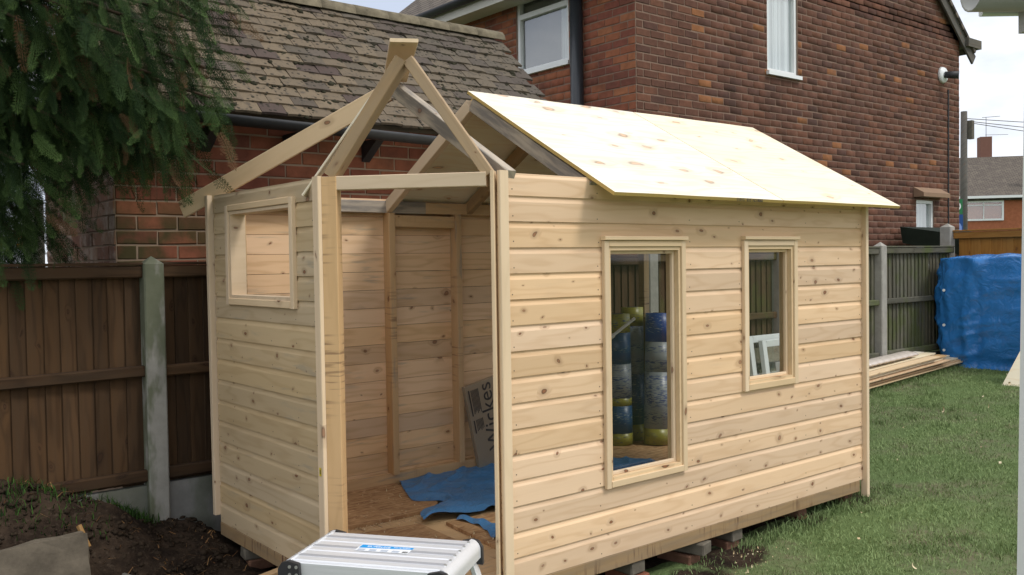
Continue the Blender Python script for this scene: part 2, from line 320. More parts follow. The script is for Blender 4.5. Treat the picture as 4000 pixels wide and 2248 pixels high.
def soil_ground():
    s = NT('lawn_and_soil'); p = s.pos(); so_ = s.attr('soil'); n = s.noise(p, 6, 6, .65); m = s.noise(p, 40, 4, .6); b = s.noise(p, 1.4, 3)
    lawn = s.mix(s.ramp(n, .4, .65), (.12, .155, .07), (.15, .145, .085)); lawn = s.mix(s.ramp(b, .4, .6), lawn, (.11, .16, .06))
    soil = s.mix(s.ramp(n, .35, .65), (.016, .011, .008), (.05, .034, .023)); soil = s.mix(s.math('MULTIPLY', s.ramp(m, .55, .7), .6), soil, (.075, .056, .04))
    k = s.ramp(s.math('ADD', so_, s.math('MULTIPLY', s.math('SUBTRACT', n, .5), .6)), .4, .6)
    s.bump(s.math('ADD', n, s.math('MULTIPLY', m, .5)), .8, .03); return s.done(s.mix(k, lawn, soil), 1., .1)
M_GROUND = soil_ground()
def leaf_mat(name, a, b, rough=.6):
    s = NT(name); r = s.attr('rnd'); col = s.mix(r, a, b); return s.done(col, rough, .12)
def conifer_mat():
    s = NT('conifer_sprays'); r = s.attr('rnd'); col = s.mix(r, (.007, .019, .008), (.078, .13, .036)); col = s.mix(s.math('GREATER_THAN', r, .96), col, (.11, .062, .03)); return s.done(col, .85, .12)
M_CON = conifer_mat(); M_GRASS = leaf_mat('grass_blades', (.125, .185, .07), (.28, .36, .15)); M_SHRUB = leaf_mat('shrub_leaves', (.03, .06, .012), (.10, .16, .04)); M_TURF = leaf_mat('turf_blades', (.012, .03, .008), (.05, .11, .02))
M_BARK = plain('bark', (.07, .05, .035), .95, .1, var=.5, scale=20)
M_SHAV = leaf_mat('wood_shavings', (.55, .42, .24), (.75, .65, .45))
M_CLOD = plain('soil_clods', (.036, .026, .018), 1., .05, var=.6, scale=30)
M_FLOWER = flat('orange_flower', (.75, .33, .02))

# ------------------------------------------------------------------ ground
GX = [(-60, -.25), (-6, -.25), (-1, -.22), (0, -.20), (1.2, -.20), (2.95, -.13), (5, .0), (6.3, .08), (8, .15), (12, .15), (80, .2)]
def sst(a, b, x): t = np.clip((x-a)/(b-a), 0, 1); return t*t*(3-2*t)
def gz(x, y):
    x = np.asarray(x, float); y = np.asarray(y, float)
    z = np.interp(x, [p[0] for p in GX], [p[1] for p in GX])
    left = sst(-.35, -.75, x)                                     # dug-over border west of the shed
    zl = -.16+.16*sst(1.3, 2.1, y)+.15*sst(-.85, -1.25, x)*sst(1.56, 1.80, y)+.22*np.exp(-((x+1.65)/.38)**2-((y-1.97)/.20)**2)
    z = z*(1-left)+zl*left
    return z+(0-z)*sst(2.2, 2.9, y)*sst(4, 2, x)+(.05-z)*sst(2.2, 2.9, y)*sst(2, 4, x)
def soilmask(x, y):
    m = sst(-.1, -.5, x)*sst(-.6, .2, y)
    for px, py, r in ((2.85, .05, .16), (2.3, .02, .14), (1.5, -.05, .22), (1.1, -.12, .2), (.7, -.2, .25)): m = np.maximum(m, .85*np.exp(-(((x-px)/(r*1.4))**2+((y-py)/r)**2)))
    inside = (x > -.7) & (x < 2.95) & (y > .15) & (y < 2.1)
    return np.maximum(m, inside*1.)
def grid_axis(fine0, fine1, n, far): return np.concatenate([[-far, -30, -12, -7], np.linspace(fine0, fine1, n), [14, 20, 32, far]])
gx = grid_axis(-5, 10, 300, 400); gy = grid_axis(-5, 5, 200, 400)
XX, YY = np.meshgrid(gx, gy); ZZ = gz(XX, YY)
sm = soilmask(XX, YY)
near = (XX > -5) & (XX < 10) & (YY > -5) & (YY < 5)
for j, i in zip(*np.where(near)):
    x, y = XX[j, i], YY[j, i]; a = mnoise.fractal(Vector((x*5, y*5, 0)), 1., 2.1, 4)
    ZZ[j, i] += a*(.006+.035*sm[j, i]*(x < 0)+.01*sm[j, i])
nxg, nyg = len(gx), len(gy); idx = np.arange(nxg*nyg).reshape(nyg, nxg)
Fq = np.stack([idx[:-1, :-1], idx[:-1, 1:], idx[1:, 1:], idx[1:, :-1]], -1).reshape(-1, 4)
big_mesh('ground', np.stack([XX, YY, ZZ], -1).reshape(-1, 3), Fq, M_GROUND, kind='structure', attrs={'soil': ('POINT', sm.ravel())}, smooth=True)

# ------------------------------------------------------------------ brick walls
def wall_shell(name, O, U, N, u0, u1, z0, z1, holes, mat, parent, depth=.12, gable=None):
    # flat mortar face with openings and their reveals; O origin, U along, N outward
    us = sorted({u0, u1, *[h[0] for h in holes], *[h[1] for h in holes]}); zs = sorted({z0, z1, *[h[2] for h in holes], *[h[3] for h in holes]})
    U, N, O = Vector(U), Vector(N), Vector(O); m = MB(); P = lambda u, z, d=0: O+U*u+Vector((0, 0, z))-N*d
    for a, b in zip(us, us[1:]):
        for c, d in zip(zs, zs[1:]):
            if any(h[0] <= a and b <= h[1] and h[2] <= c and d <= h[3] for h in holes): continue
            m.add([P(a, c), P(b, c), P(b, d), P(a, d)], [(0, 1, 2, 3)])
    for h in holes:
        a, b, c, d = h; q = [(a, c), (b, c), (b, d), (a, d)]
        for i in range(4):
            s, e = q[i], q[(i+1) % 4]; m.add([P(*s), P(*e), P(*e, depth), P(*s, depth)], [(0, 3, 2, 1)])
    if gable: m.add([P(u0, z1), P(u1, z1), P(*gable)], [(0, 1, 2)])
    return m.build(name, mat, parent)
BRICK_ME = {}
def brick_mesh(key, w_, h_, d_, mat):
    k = (key, round(w_, 3), random.randrange(5)); rv_ = lambda a=.0016: random.gauss(0, a)
    if k not in BRICK_ME:
        me = bpy.data.meshes.new('brick'); c = .0035; v = []
        for s, e in ((-d_, 0), (-.0045, 0), (0, c)):
            v += [(-w_/2+e+rv_(), s, -h_/2+e+rv_()), (w_/2-e+rv_(), s, -h_/2+e+rv_()), (w_/2-e+rv_(), s, h_/2-e+rv_()), (-w_/2+e+rv_(), s, h_/2-e+rv_())]
        f = [(8, 9, 10, 11)]
        for r in (0, 4):
            for i in range(4): f.append((r+i, r+(i+1) % 4, r+4+(i+1) % 4, r+4+i))
        me.from_pydata(v, [], f); me.materials.append(mat); BRICK_ME[k] = me
    return BRICK_ME[k]
def lay_bricks(wall, key, O, U, N, u0, u1, z0, z1, holes, Lb, hb, mats, limit, topfun=None, j=.010, single=True, pts=None):
    U, N, O = Vector(U), Vector(N), Vector(O); rows = []
    n0 = int(math.floor(z0/hb)); n1 = int(math.ceil(z1/hb))
    for r in range(n0, n1):
        zc = (r+.5)*hb; off = (Lb/2 if r % 2 else 0); a = u0-off
        while a < u1-.01:
            segs = [(max(a, u0), min(a+Lb, u1))]
            for h in holes:
                if zc > h[2] and zc < h[3]:
                    ns = []
                    for s, e in segs:
                        if e <= h[0] or s >= h[1]: ns.append((s, e)); continue
                        if s < h[0]: ns.append((s, h[0]))
                        if e > h[1]: ns.append((h[1], e))
                    segs = ns
            for s, e in segs:
                if e-s > .035 and (topfun is None or zc < topfun((s+e)/2)): rows.append((s, e, zc))
            a += Lb
    def place(s, e, zc):
        P = O+U*((s+e)/2)+Vector((0, 0, zc))+N*random.uniform(.003, .009); x, y, z = -U if False else U, -N, Vector((0, 0, 1))
        # local +Y is outward
        M = Matrix(((U.x, N.x, 0, P.x), (U.y, N.y, 0, P.y), (U.z, N.z, 1, P.z), (0, 0, 0, 1)))
        return M @ Matrix.Rotation(random.gauss(0, .006), 4, 'Y')
    info = []
    for s, e, zc in rows:
        P = O+U*((s+e)/2)+Vector((0, 0, zc)); uu, vv, dd = project([tuple(P)]); vis = -60 < uu[0] < 2640 and -60 < vv[0] < 1500
        info.append((0 if vis else 1, dd[0], s, e, zc))
    info.sort(); near_, rest = info[:limit], info[limit:]
    for _, _, s, e, zc in near_: inst('brick', brick_mesh(key, round(e-s, 2)-j, hb-j, .02, mats['obj']), place(s, e, zc), wall)
    if rest:
        V, F, A = [], [], []
        for _, _, s, e, zc in rest:
            me = brick_mesh(key, round(e-s, 2)-j, hb-j, .02, mats['obj']); M = place(s, e, zc); b = len(V)
            V += [tuple(M @ v.co) for v in me.vertices]; fs = [tuple(i+b for i in p.vertices) for p in me.polygons]; F += fs; A += [random.random()]*len(fs)
        Wm = WM[wall.name].inverted(); V = [tuple(Wm @ Vector(v)) for v in V]
        o = big_mesh('bricks', V, F, mats['att'], parent=wall, kind='stuff', attrs={'rnd': ('FACE', A)}, M=WM[wall.name])
    return len(near_)

# ------------------------------------------------------------------ neighbour's two-storey brick house
HX, HY, HX2, HB = 4.70, 3.62, 12.0, 9.2
house = empty('brick_house', ((HX+HX2)/2, 6.5, 0), 'tall dark red brick house with a gable end towering behind the outhouse', 'house')
ridge_x = (HX+HX2)/2; EAVE = 4.75; PIT = .80; ridge_z = EAVE+(ridge_x-HX)*PIT
gw = [(7.02-HX, 7.66-HX, 3.70, 4.95), (10.65-HX, 11.19-HX, 1.25, 2.24)]
gab = wall_shell('wall', (HX, HY, 0), (1, 0, 0), (0, -1, 0), 0, HX2-HX, 0, EAVE, gw, M_MORT, house, gable=(ridge_x-HX, ridge_z))
gab['label'] = 'gable end wall of dark purple-brown bricks with scattered orange ones'
lw = [(4.66-HY, 5.60-HY, 3.72, 4.62)]
sid = wall_shell('wall', (HX, HY, 0), (0, 1, 0), (-1, 0, 0), 0, 3.47, 0, EAVE, lw, M_MORT, house)
sid['label'] = 'side wall of orange-red bricks, lightened in colour as if sunlit'
m = MB(); m.box(HX+.13, HX2-.13, HY+.13, HB, 0, EAVE-.02); 
core = m.build('inner_wall', M_ROOM, house)
lay_bricks(gab, 'h', (HX, HY, 0), (1, 0, 0), (0, -1, 0), 0, HX2-HX, 1.2, 6.2, gw, .2260, .0865, M_BRH, 190, lambda u: EAVE+(min(u, HX2-HX-u))*PIT-.05, j=.0145)
lay_bricks(sid, 'hs', (HX, HY, 0), (0, 1, 0), (-1, 0, 0), 0, 3.47, 1.2, EAVE-.02, lw, .2260, .0865, M_BRHL, 110, j=.0135)
# rear stretch of the side wall with its own window, under the same eave
m = MB(); m.box(HX+.12, HX+.3, HY+3.47, HB, 0, EAVE); m.build('wall', M_BRHL['obj'], house)
def window(parent, O, U, N, a, b, c, d, bars, mat, inset=.05, fw=.045, sill=.05, glass=M_HGLASS, room=True, curtain=None):
    U, N, O = Vector(U), Vector(N), Vector(O); P = lambda u, z, q: O+U*u+Vector((0, 0, z))-N*q
    f = MB()
    def bar(u0, u1, z0, z1, q0, q1, mb=f):
        v = [P(u0, z0, q0), P(u1, z0, q0), P(u1, z0, q1), P(u0, z0, q1), P(u0, z1, q0), P(u1, z1, q0), P(u1, z1, q1), P(u0, z1, q1)]; mb.add(v, BOXF)
    q0, q1 = inset-.03, inset+.03
    bar(a, a+fw, c, d, q0, q1); bar(b-fw, b, c, d, q0, q1); bar(a+fw, b-fw, c, c+fw, q0, q1); bar(a+fw, b-fw, d-fw, d, q0, q1)
    for kind_, p in bars:
        if kind_ == 'h': bar(a+fw, b-fw, p-.03, p+.03, q0-.004, q1)
        else: bar(p-.025, p+.025, c+fw, d-fw, q0-.004, q1)
    fr = f.build('window', mat, parent)
    g = MB(); g.add([P(a+fw, c+fw, inset+.01), P(b-fw, c+fw, inset+.01), P(b-fw, d-fw, inset+.01), P(a+fw, d-fw, inset+.01)], [(0, 1, 2, 3)]); g.build('pane', glass, fr)
    if sill: s = MB(); bar(a-.03, b+.03, c-.045, c, -.05, q0+.02, s); s.build('sill', mat, fr)
    if room: r = MB(); bar(a+.002, b-.002, c+.002, d-.002, .105, .115, r); r.build('backing', M_ROOM, fr)
    if curtain:
        n = 60; u0, u1 = (a+fw, b-fw) if curtain == 'all' else curtain; cb = MB()
        for i in range(n):
            x0, x1 = u0+(u1-u0)*i/n, u0+(u1-u0)*(i+1)/n; q = lambda i: .080+.012*math.sin(i*.9)+.006*math.sin(i*2.3)
            cb.add([P(x0, c, q(i)), P(x1, c, q(i+1)), P(x1, d, q(i+1)), P(x0, d, q(i))], [(0, 1, 2, 3)])
        cb.build('net_curtain', M_CURT, fr, smooth=True)
    return fr
window(house, (HX, HY, 0), (1, 0, 0), (0, -1, 0), *gw[0], [], M_UPVC, curtain='all')
window(house, (HX, HY, 0), (1, 0, 0), (0, -1, 0), *gw[1], [], M_UPVC, curtain='all')
wn = window(house, (HX, HY, 0), (0, 1, 0), (-1, 0, 0), *lw[0], [('h', 4.40)], M_UPVC, curtain=(4.70-HY, 4.86-HY))
window(house, (HX+.115, HY+3.47, 0), (0, 1, 0), (-1, 0, 0), .05, 1.3, 4.0, 4.62, [], M_UPVC, inset=-.02, curtain='all', room=False)
# tile-canopy over the small window, alarm lamp, downpipe
m = MB(); m.add([(10.56, HY-.16, 2.34), (11.37, HY-.16, 2.34), (11.37, HY+.02, 2.44), (10.56, HY+.02, 2.44), (10.56, HY-.16, 2.28), (11.37, HY-.16, 2.28), (11.37, HY+.02, 2.28), (10.56, HY+.02, 2.28)], BOXF); m.build('window_canopy', plain('canopy_tile', (.26, .17, .11), .95), house)
al = MB(); al.tube([(11.43, HY-.008, 4.15), (11.43, HY-.05, 4.15)], [.13, .11], 20); alo = al.build('wall_lamp', M_UPVC, house, True)
al = MB(); al.tube([(11.43, HY-.05, 4.15), (11.52, HY-.22, 4.13)], [.05, .06], 10); al.build('lamp_head', M_BLK, alo, True)
m = MB(); m.tube([(11.62, HY-.012, 1.2), (11.62, HY-.012, 3.95)], .012, 6); m.build('cable', M_BLK, house)
m = MB(); m.tube([(HX-.07, 4.46, .1), (HX-.07, 4.46, EAVE)], .075, 16); dp = m.build('downpipe', M_PIPE, house, True)
# roof: two tiled slopes, barge boards, eaves
def slab_roof(name, a, b, c, d, th, mat, parent):   # a,b eave; c,d ridge (c above b)
    a, b, c, d = map(Vector, (a, b, c, d)); x = (b-a).normalized(); y = (d-a); y = (y-x*y.dot(x)).normalized(); z = x.cross(y)
    M = Matrix(((x.x, y.x, z.x, a.x), (x.y, y.y, z.y, a.y), (x.z, y.z, z.z, a.z), (0, 0, 0, 1))); Mi = M.inverted()
    q = [Mi @ p for p in (a, b, c, d)]; v = [p-Vector((0, 0, th)) for p in q]+q
    return mesh_obj(name, v, BOXF, mat, M, parent)
eo = .32
slab_roof('roof', (HX-eo, HB, EAVE-eo*PIT+.12), (HX-eo, HY-.12, EAVE-eo*PIT+.12), (ridge_x, HY-.12, ridge_z+.12), (ridge_x, HB, ridge_z+.12), .05, M_HROOF, house)
slab_roof('roof', (HX2+eo, HY-.12, EAVE-eo*PIT+.12), (HX2+eo, HB, EAVE-eo*PIT+.12), (ridge_x, HB, ridge_z+.12), (ridge_x, HY-.12, ridge_z+.12), .05, M_HROOF, house)
for s in (1,): beam('barge_board', (HX2+eo, HY-.075, EAVE-eo*PIT-.02), (ridge_x, HY-.075, ridge_z-.02), .17, .03, M_OLDW, house, up=(1, 0, 1))
beam('barge_board', (HX-eo, HY-.075, EAVE-eo*PIT-.02), (ridge_x, HY-.075, ridge_z-.02), .17, .03, M_OLDW, house, up=(-1, 0, 1))
m = MB(); m.box(HX-eo, HX+.0, HY+.02, HB, EAVE-.20, EAVE-.17); m.build('soffit', M_SOFF, house)
m = MB(); m.box(HX-eo-.03, HX-eo-.002, HY-.02, HB, EAVE-.23, EAVE-.03); m.build('fascia', M_SOFF, house)
def half_gutter(name, a, b, r, mat, parent, th=.006):
    M, Lg = frame(a, b); v = []; f = []; n = 10
    for x in (-Lg/2, Lg/2):
        for rr in (r, r-th):
            for k in range(n+1):
                t = math.pi+math.pi*k/n; v.append((x, rr*math.cos(t), rr*math.sin(t)))
    k1 = n+1
    for i in range(n):
        f += [(i, i+1, 2*k1+i+1, 2*k1+i), (k1+i, 3*k1+i, 3*k1+i+1, k1+i+1), (i, k1+i, k1+i+1, i+1), (2*k1+i, 2*k1+i+1, 3*k1+i+1, 3*k1+i)]
    f += [(0, 2*k1, 3*k1, k1), (n, k1+n, 3*k1+n, 2*k1+n)]
    return mesh_obj(name, v, f, mat, M, parent, True)
half_gutter('gutter', (HX-eo-.09, HY-.1, EAVE-.06), (HX-eo-.09, HB, EAVE-.06), .07, M_BLK, house)
m = MB(); m.box(HX2+.02, HX2+.46, HY-.14, HY+2.5, EAVE-.10, EAVE+.03); m.build('box_gutter', M_OLDW, house)

# ------------------------------------------------------------------ brick outhouse with plain-tile roof
OX, OY, OX2, OY2 = -.955, 2.42, 2.42, 4.08
oh = empty('brick_outhouse', ((OX+OX2)/2, 3.25, 0), 'low old red brick outhouse with a mossy plain-tiled roof behind the fence', 'outhouse')
OE = 2.36; orz = OE+(3.25-OY)
fw_ = wall_shell('wall', (OX, OY, 0), (1, 0, 0), (0, -1, 0), 0, OX2-OX, -.1, OE, [], M_MORTG, oh)
ew_ = wall_shell('wall', (OX, OY, 0), (0, 1, 0), (-1, 0, 0), 0, OY2-OY, -.1, OE, [], M_MORTG, oh, gable=((OY2-OY)/2, orz))
ew_['label'] = 'pale weathered brick end wall, paled further in colour to look lit'
m = MB(); m.box(OX+.02, OX2, OY+.02, OY2, -.1, OE-.02); m.build('inner_wall', M_MORTG, oh)
lay_bricks(fw_, 'g', (OX, OY, 0), (1, 0, 0), (0, -1, 0), 0, OX2-OX, 1.2, OE, [], .236, .0868, M_BRG, 200, j=.012)
lay_bricks(ew_, 'gs', (OX, OY, 0), (0, 1, 0), (-1, 0, 0), 0, OY2-OY, 1.2, 3.0, [], .236, .0868, M_BRGS, 95, lambda u: OE+min(u, OY2-OY-u)-.04, j=.010)
EY, EZ, RY = 2.23, 2.345, 3.25; RZ = EZ+(RY-EY)
rf = slab_roof('roof', (OX-.02, EY+.06, EZ+.03), (OX2+.06, EY+.06, EZ+.03), (OX2+.06, RY, RZ-.03), (OX-.02, RY, RZ-.03), .04, M_OLDW, oh)
slab_roof('roof', (OX2+.06, 2*RY-EY, EZ), (OX-.02, 2*RY-EY, EZ), (OX-.02, RY, RZ), (OX2+.06, RY, RZ), .05, M_HROOF, oh)
tw, tl, tt = .168, .175, .018
v = []; nseg = 3
for zz in (0, 1):
    for yy in (0, 1):
        for k in range(nseg+1):
            x = -tw/2+.0015+(tw-.003)*k/nseg; v.append((x, yy*tl, zz*tt+.004*(1-(2*x/tw)**2)))
q = nseg+1; f = []
for k in range(nseg):
    f += [(k, k+q, k+q+1, k+1), (2*q+k, 2*q+k+1, 3*q+k+1, 3*q+k), (k, k+1, 2*q+k+1, 2*q+k), (q+k, 3*q+k, 3*q+k+1, q+k+1)]
f += [(0, 2*q, 3*q, q), (nseg, q+nseg, 3*q+nseg, 2*q+nseg)]
tme = bpy.data.meshes.new('roof_tile'); tme.from_pydata(v, [], f); tme.materials.append(M_TILE)
sx, sy, sz = Vector((1, 0, 0)), Vector((0, 1, 1)).normalized(), Vector((0, -1, 1)).normalized()
SM = Matrix(((1, 0, 0, 0), (0, sy.y, sz.y, 0), (0, sy.z, sz.z, 0), (0, 0, 0, 1)))
nrow = 14; gauge = (RY-EY)*math.sqrt(2)/nrow
for r in range(nrow):
    for c in range(21):
        x = OX-.03+tw*(c+.5)+(tw/2 if r % 2 else 0)
        if x > OX2+.10: continue
        P = Vector((x, EY, EZ))+sy*(r*gauge-.012+random.gauss(0, .004))+sz*(.030+random.gauss(0, .0025))
        M = Matrix.Translation(P) @ SM @ Matrix.Rotation(-.11+random.gauss(0, .016), 4, 'X') @ Matrix.Rotation(random.gauss(0, .012), 4, 'Z')
        inst('roof_tile', tme, M, rf)
for c in range(12):
    x0 = OX-.03+.295*c; m = MB(); n = 10; vv = []; ff = []
    for x in (x0+.002, x0+.293):
        for rr in (.095, .075):
            for k in range(n+1): t = math.pi*k/n*1.0; vv.append((x, RY+rr*math.cos(t), RZ+.0+rr*math.sin(t)*.95+random.gauss(0, .0012)))
    k1 = n+1
    for i in range(n): ff += [(i, 2*k1+i, 2*k1+i+1, i+1), (k1+i, k1+i+1, 3*k1+i+1, 3*k1+i), (i, i+1, k1+i+1, k1+i), (2*k1+i, 3*k1+i, 3*k1+i+1, 2*k1+i+1)]
    m.add(vv, ff); m.build('ridge_tile', M_RIDGE, rf, True)
# moss cushions
ico = bmesh.new(); bmesh.ops.create_icosphere(ico, subdivisions=1, radius=1); iv = np.array([v.co for v in ico.verts]); iff = np.array([[v.index for v in f_.verts] for f_ in ico.faces]); ico.free()
def blobs(name, pts, radii, mat, parent=None, squash=.5, N=None, kind='stuff', rough=.25, label=None):
    V, F = [], []
    for p, r in zip(pts, radii):
        q = iv*(1+rng.normal(0, rough, (len(iv), 1)))*r; q[:, 2] *= squash
        a = rng.uniform(0, 6.28); ca, sa = math.cos(a), math.sin(a); q = np.stack([q[:, 0]*ca-q[:, 1]*sa, q[:, 0]*sa+q[:, 1]*ca, q[:, 2]], 1)
        if N is not None: q = q @ N
        F.append(iff+sum(map(len, V))); V.append(q+np.array(p))
    V = np.concatenate(V); F = np.concatenate(F)
    if parent is not None: V = V-np.array(WM[parent.name].translation)
    return big_mesh(name, V, F, mat, parent=parent, kind=kind, smooth=True, M=Matrix.Translation(WM[parent.name].translation) if parent is not None else None)
NS = np.array([[1, 0, 0], [0, sy.y, sy.z], [0, sz.y, sz.z]])
pts, rad = [], []
for i in range(900):
    u = random.uniform(OX, OX2+.05); t = random.uniform(.02, 1.42); t = round(t/gauge)*gauge+random.choice((-.012, random.uniform(0, .1)))
    P = Vector((u, EY, EZ))+sy*t+sz*.038; pts.append(tuple(P)); rad.append(random.choice((.008, .010, .012, .014, .018, .026))*random.uniform(.7, 1.2))
blobs('moss', pts, rad, M_MOSS, oh, .55, NS)
half_gutter('gutter', (OX-.05, EY-.065, EZ-.01), (OX2+.08, EY-.065, EZ-.065), .058, M_BLK, oh)
for x in (-.42, .12, .70, 1.25, 1.8, 2.3):
    m = MB(); m.add([(x-.03, OY-.005, 2.27), (x-.03, EY-.03, 2.27), (x-.03, OY-.005, 2.13), (x+.03, OY-.005, 2.27), (x+.03, EY-.03, 2.27), (x+.03, OY-.005, 2.13)], [(0, 1, 2), (3, 5, 4), (0, 3, 4, 1), (1, 4, 5, 2), (0, 2, 5, 3)]); m.build('gutter_bracket', M_BLK, oh)

# ------------------------------------------------------------------ fences
FY = 2.15
fence_posts = [(-.845, 1.475, M_CONCA, 'mossy green concrete fence post with pointed top beside the dug soil'), (1.15, 1.48, M_CONC, 'concrete fence post hidden behind the summerhouse back wall'), (3.27, 1.50, M_CONC, 'concrete fence post seen through the tall summerhouse window'), (5.10, 1.53, M_CONC, 'concrete fence post seen through the small summerhouse window'), (6.99, 1.56, M_CONC, 'plain grey concrete fence post above the timber pile')]
def conc_post(x, y, top, mat, label, wd=.112, dp=.10, base=None):
    z0 = -.35; c = .008; prof = [(-wd/2+c, -dp/2), (wd/2-c, -dp/2), (wd/2, -dp/2+c), (wd/2, dp/2), (-wd/2, dp/2), (-wd/2, -dp/2+c)]
    v = [(a, b, z0-top) for a, b in prof]+[(a, b, -.025) for a, b in prof]+[(0, 0, .02)]; n = 6
    f = [(i, (i+1) % n, n+(i+1) % n, n+i) for i in range(n)]+[(n+i, n+(i+1) % n, 2*n) for i in range(n)]
    return tag(mesh_obj('fence_post', v, f, mat, Matrix.Translation((x, y, top))), label, 'fence post', 'concrete posts of the boundary fence')
for x, t, mt, lb in fence_posts: conc_post(x, FY, t, mt, lb)
conc_post(8.72, 2.235, 1.79, M_CONC, 'taller concrete post at the fence corner beside the orange panel', .125, .125)
bays = [(-2.95, -.90, 1.46, M_FENCE, 'dark brown closeboard fence panel under the conifer'), (-.79, 1.09, 1.46, M_FENCE, 'dark brown closeboard fence panel behind the summerhouse left corner'), (1.21, 3.21, 1.47, M_FENCE, 'dark brown closeboard fence panel behind the stored rolls'), (3.33, 5.04, 1.49, M_FMIX, 'mossy brown closeboard fence panel seen through the small window'), (5.16, 6.93, 1.53, M_FGREY, 'grey closeboard fence panel ending at the summerhouse corner'), (7.05, 8.66, 1.535, M_FGREY, 'weathered grey-green closeboard fence panel behind the timber pile')]
for bi, (x0, x1, top, mt, lb) in enumerate(bays):
    g0 = top-1.46; fe = empty('closeboard_fence', ((x0+x1)/2, FY, g0), lb, 'fence', 'closeboard panels of the boundary fence')
    n = int(round((x1-x0)/.0835)); wd = (x1-x0)/n
    for i in range(n):
        xc = x0+wd*(i+.5)
        o = beam('board', (xc, FY+.035, g0+.215), (xc+random.gauss(0, .003), FY+.035, top-.03), .100, .012, mt, fe, up=(1, .17, 0), c=.0015)
    cap = beam('capping', (x0, FY+.012, top-.008), (x1, FY+.012, top-.008), .016, .085, mt, fe)
    for zr, hh, sg in ((top-.052, .068, 0), (g0+.845, .062, .012 if bi == 0 else 0), (g0+.262, .066, 0)):
        beam('rail', (x0, FY+.002, zr-sg), (x1, FY+.002, zr+sg*.5), hh, .05, mt, fe, c=.008)
    gb = MB(); gb.box(x0-.02, x1+.02, FY-.005, FY+.035, g0-.35, g0+.205); gb.build('gravel_board', M_GRAVB, fe)
# newer orange-stained panel running along the end of the garden
fe = empty('closeboard_fence', (8.75, .2, .12), 'new orange-brown stained fence panel rising above the blue tarpaulin bundle', 'fence')
n = 26
for i in range(n):
    yc = 2.12-.125*i-.06; beam('board', (8.79, yc, .15), (8.79, yc, 1.70), .135, .014, M_ORANGE, fe, up=(.10, 1, 0), c=.002)
beam('capping', (8.76, 2.17, 1.715), (8.76, -1.15, 1.715), .018, .09, M_ORANGE, fe); beam('rail', (8.755, 2.17, 1.66), (8.755, -1.15, 1.66), .075, .045, M_ORANGE, fe); beam('rail', (8.755, 2.17, .9), (8.755, -1.15, .9), .07, .045, M_ORANGE, fe)

# ------------------------------------------------------------------ the half-built summerhouse
XL, YN, YB, XR, TOP, C_ = -.589, .594, 1.90, 2.93, 1.825, .115
shed = empty('summerhouse', (1.2, .95, -.07), 'half-built corner summerhouse of fresh pale pine shiplap boards with a part-sheeted roof', 'summerhouse')
def shiplap_mesh(Lg, h=C_):
    k = min(1, h/C_)
    pr = [(-.012, 0), (-.0125, .0012), (-.0125, min(.086, h)), (-.0110, min(.090, h)), (-.0072, min(.097, h)), (-.0052, min(.105, h)), (-.0048, h-.0003), (0, h-.0003), (0, 0)]
    if h < .11: pr = [(-.012, 0), (-.0125, .0015), (-.0125, h*.80), (-.0105, h*.85), (-.0062, h*.92), (-.0055, h), (0, h), (0, 0)]
    n = len(pr); v = [(x, y, z-.05) for x in (-Lg/2, Lg/2) for y, z in pr]
    f = [(i, n+i, n+(i+1) % n, (i+1) % n) for i in range(n)]+[tuple(range(n)), tuple(range(2*n-1, n-1, -1))]
    return v, f
def clad(wall, O, U, N, u0, u1, openings, mat, top=TOP):
    U, N, O = Vector(U), Vector(N), Vector(O)
    for k in range(16):
        z0 = k*C_; h = min(C_, top-z0); segs = [(u0, u1)]
        for a, b, c, d in openings:
            if z0 < d-.006 and z0+C_ > c+.006:
                ns = []
                for s, e in segs:
                    if e <= a or s >= b: ns.append((s, e)); continue
                    if s < a: ns.append((s, a))
                    if e > b: ns.append((b, e))
                segs = ns
        for s, e in segs:
            v, f = shiplap_mesh(e-s, h); P = O+U*((s+e)/2)+Vector((0, 0, z0+.05)); B = -N
            M = Matrix(((U.x, B.x, 0, P.x), (U.y, B.y, 0, P.y), (0, 0, 1, P.z), (0, 0, 0, 1)))
            mesh_obj('cladding_board', v, f, mat, M @ Matrix.Rotation(random.gauss(0, .0006), 4, 'Y'), wall)
def nails(wall, O, U, N, us, openings, parent_mat=M_INK):
    m = MB(); U, N, O = Vector(U), Vector(N), Vector(O)
    for k in range(16):
        for u in us:
            u_ = u+random.gauss(0, .004); z = k*C_+.024+random.gauss(0, .003)
            if any(a-.01 < u_ < b+.01 and c < z < d for a, b, c, d in openings): continue
            P = O+U*u_+N*.0131+Vector((0, 0, z)); r = .0032
            q = [P+U*r*math.cos(t)+Vector((0, 0, r*math.sin(t))) for t in [i*math.pi/3 for i in range(6)]]; m.add(q, [tuple(range(6))])
    m.build('nail_heads', M_INK, wall, kind='stuff')
# openings (clear) and outer frame sizes
W1, W2, W3 = (.61, 1.135, .365, 1.495), (1.695, 2.13, .729, 1.497), (YB-1.63, YB-.89, 1.262, 1.722)
m = MB(); m.beam((-.03, .055, .03), (XR-.06, .055, .03), .06, .045); m.beam((-.03, .055, 1.78), (XR-.06, .055, 1.78), .075, .045)
wr = m.build('wall', M_STUD, shed); wr['label'] = 'long window wall of pale pine shiplap with two openings'
clad(wr, (0, 0.0125, 0), (1, 0, 0), (0, -1, 0), .0005, XR-.0305, [W1, W2], M_PINE)
nails(wr, (0, .0125, 0), (1, 0, 0), (0, -1, 0), [.03, .55, 1.22, 1.64, 2.27, 2.87], [(.57, 1.19, .3, 1.57), (1.65, 2.22, .69, 1.57)])
for u in (.03, .57, 1.175, 1.655, 2.17, XR-.08): beam('stud', (u, .055, .06), (u, .055, 1.74), .045, .07, M_STUD, wr, up=(1, 0, 0))
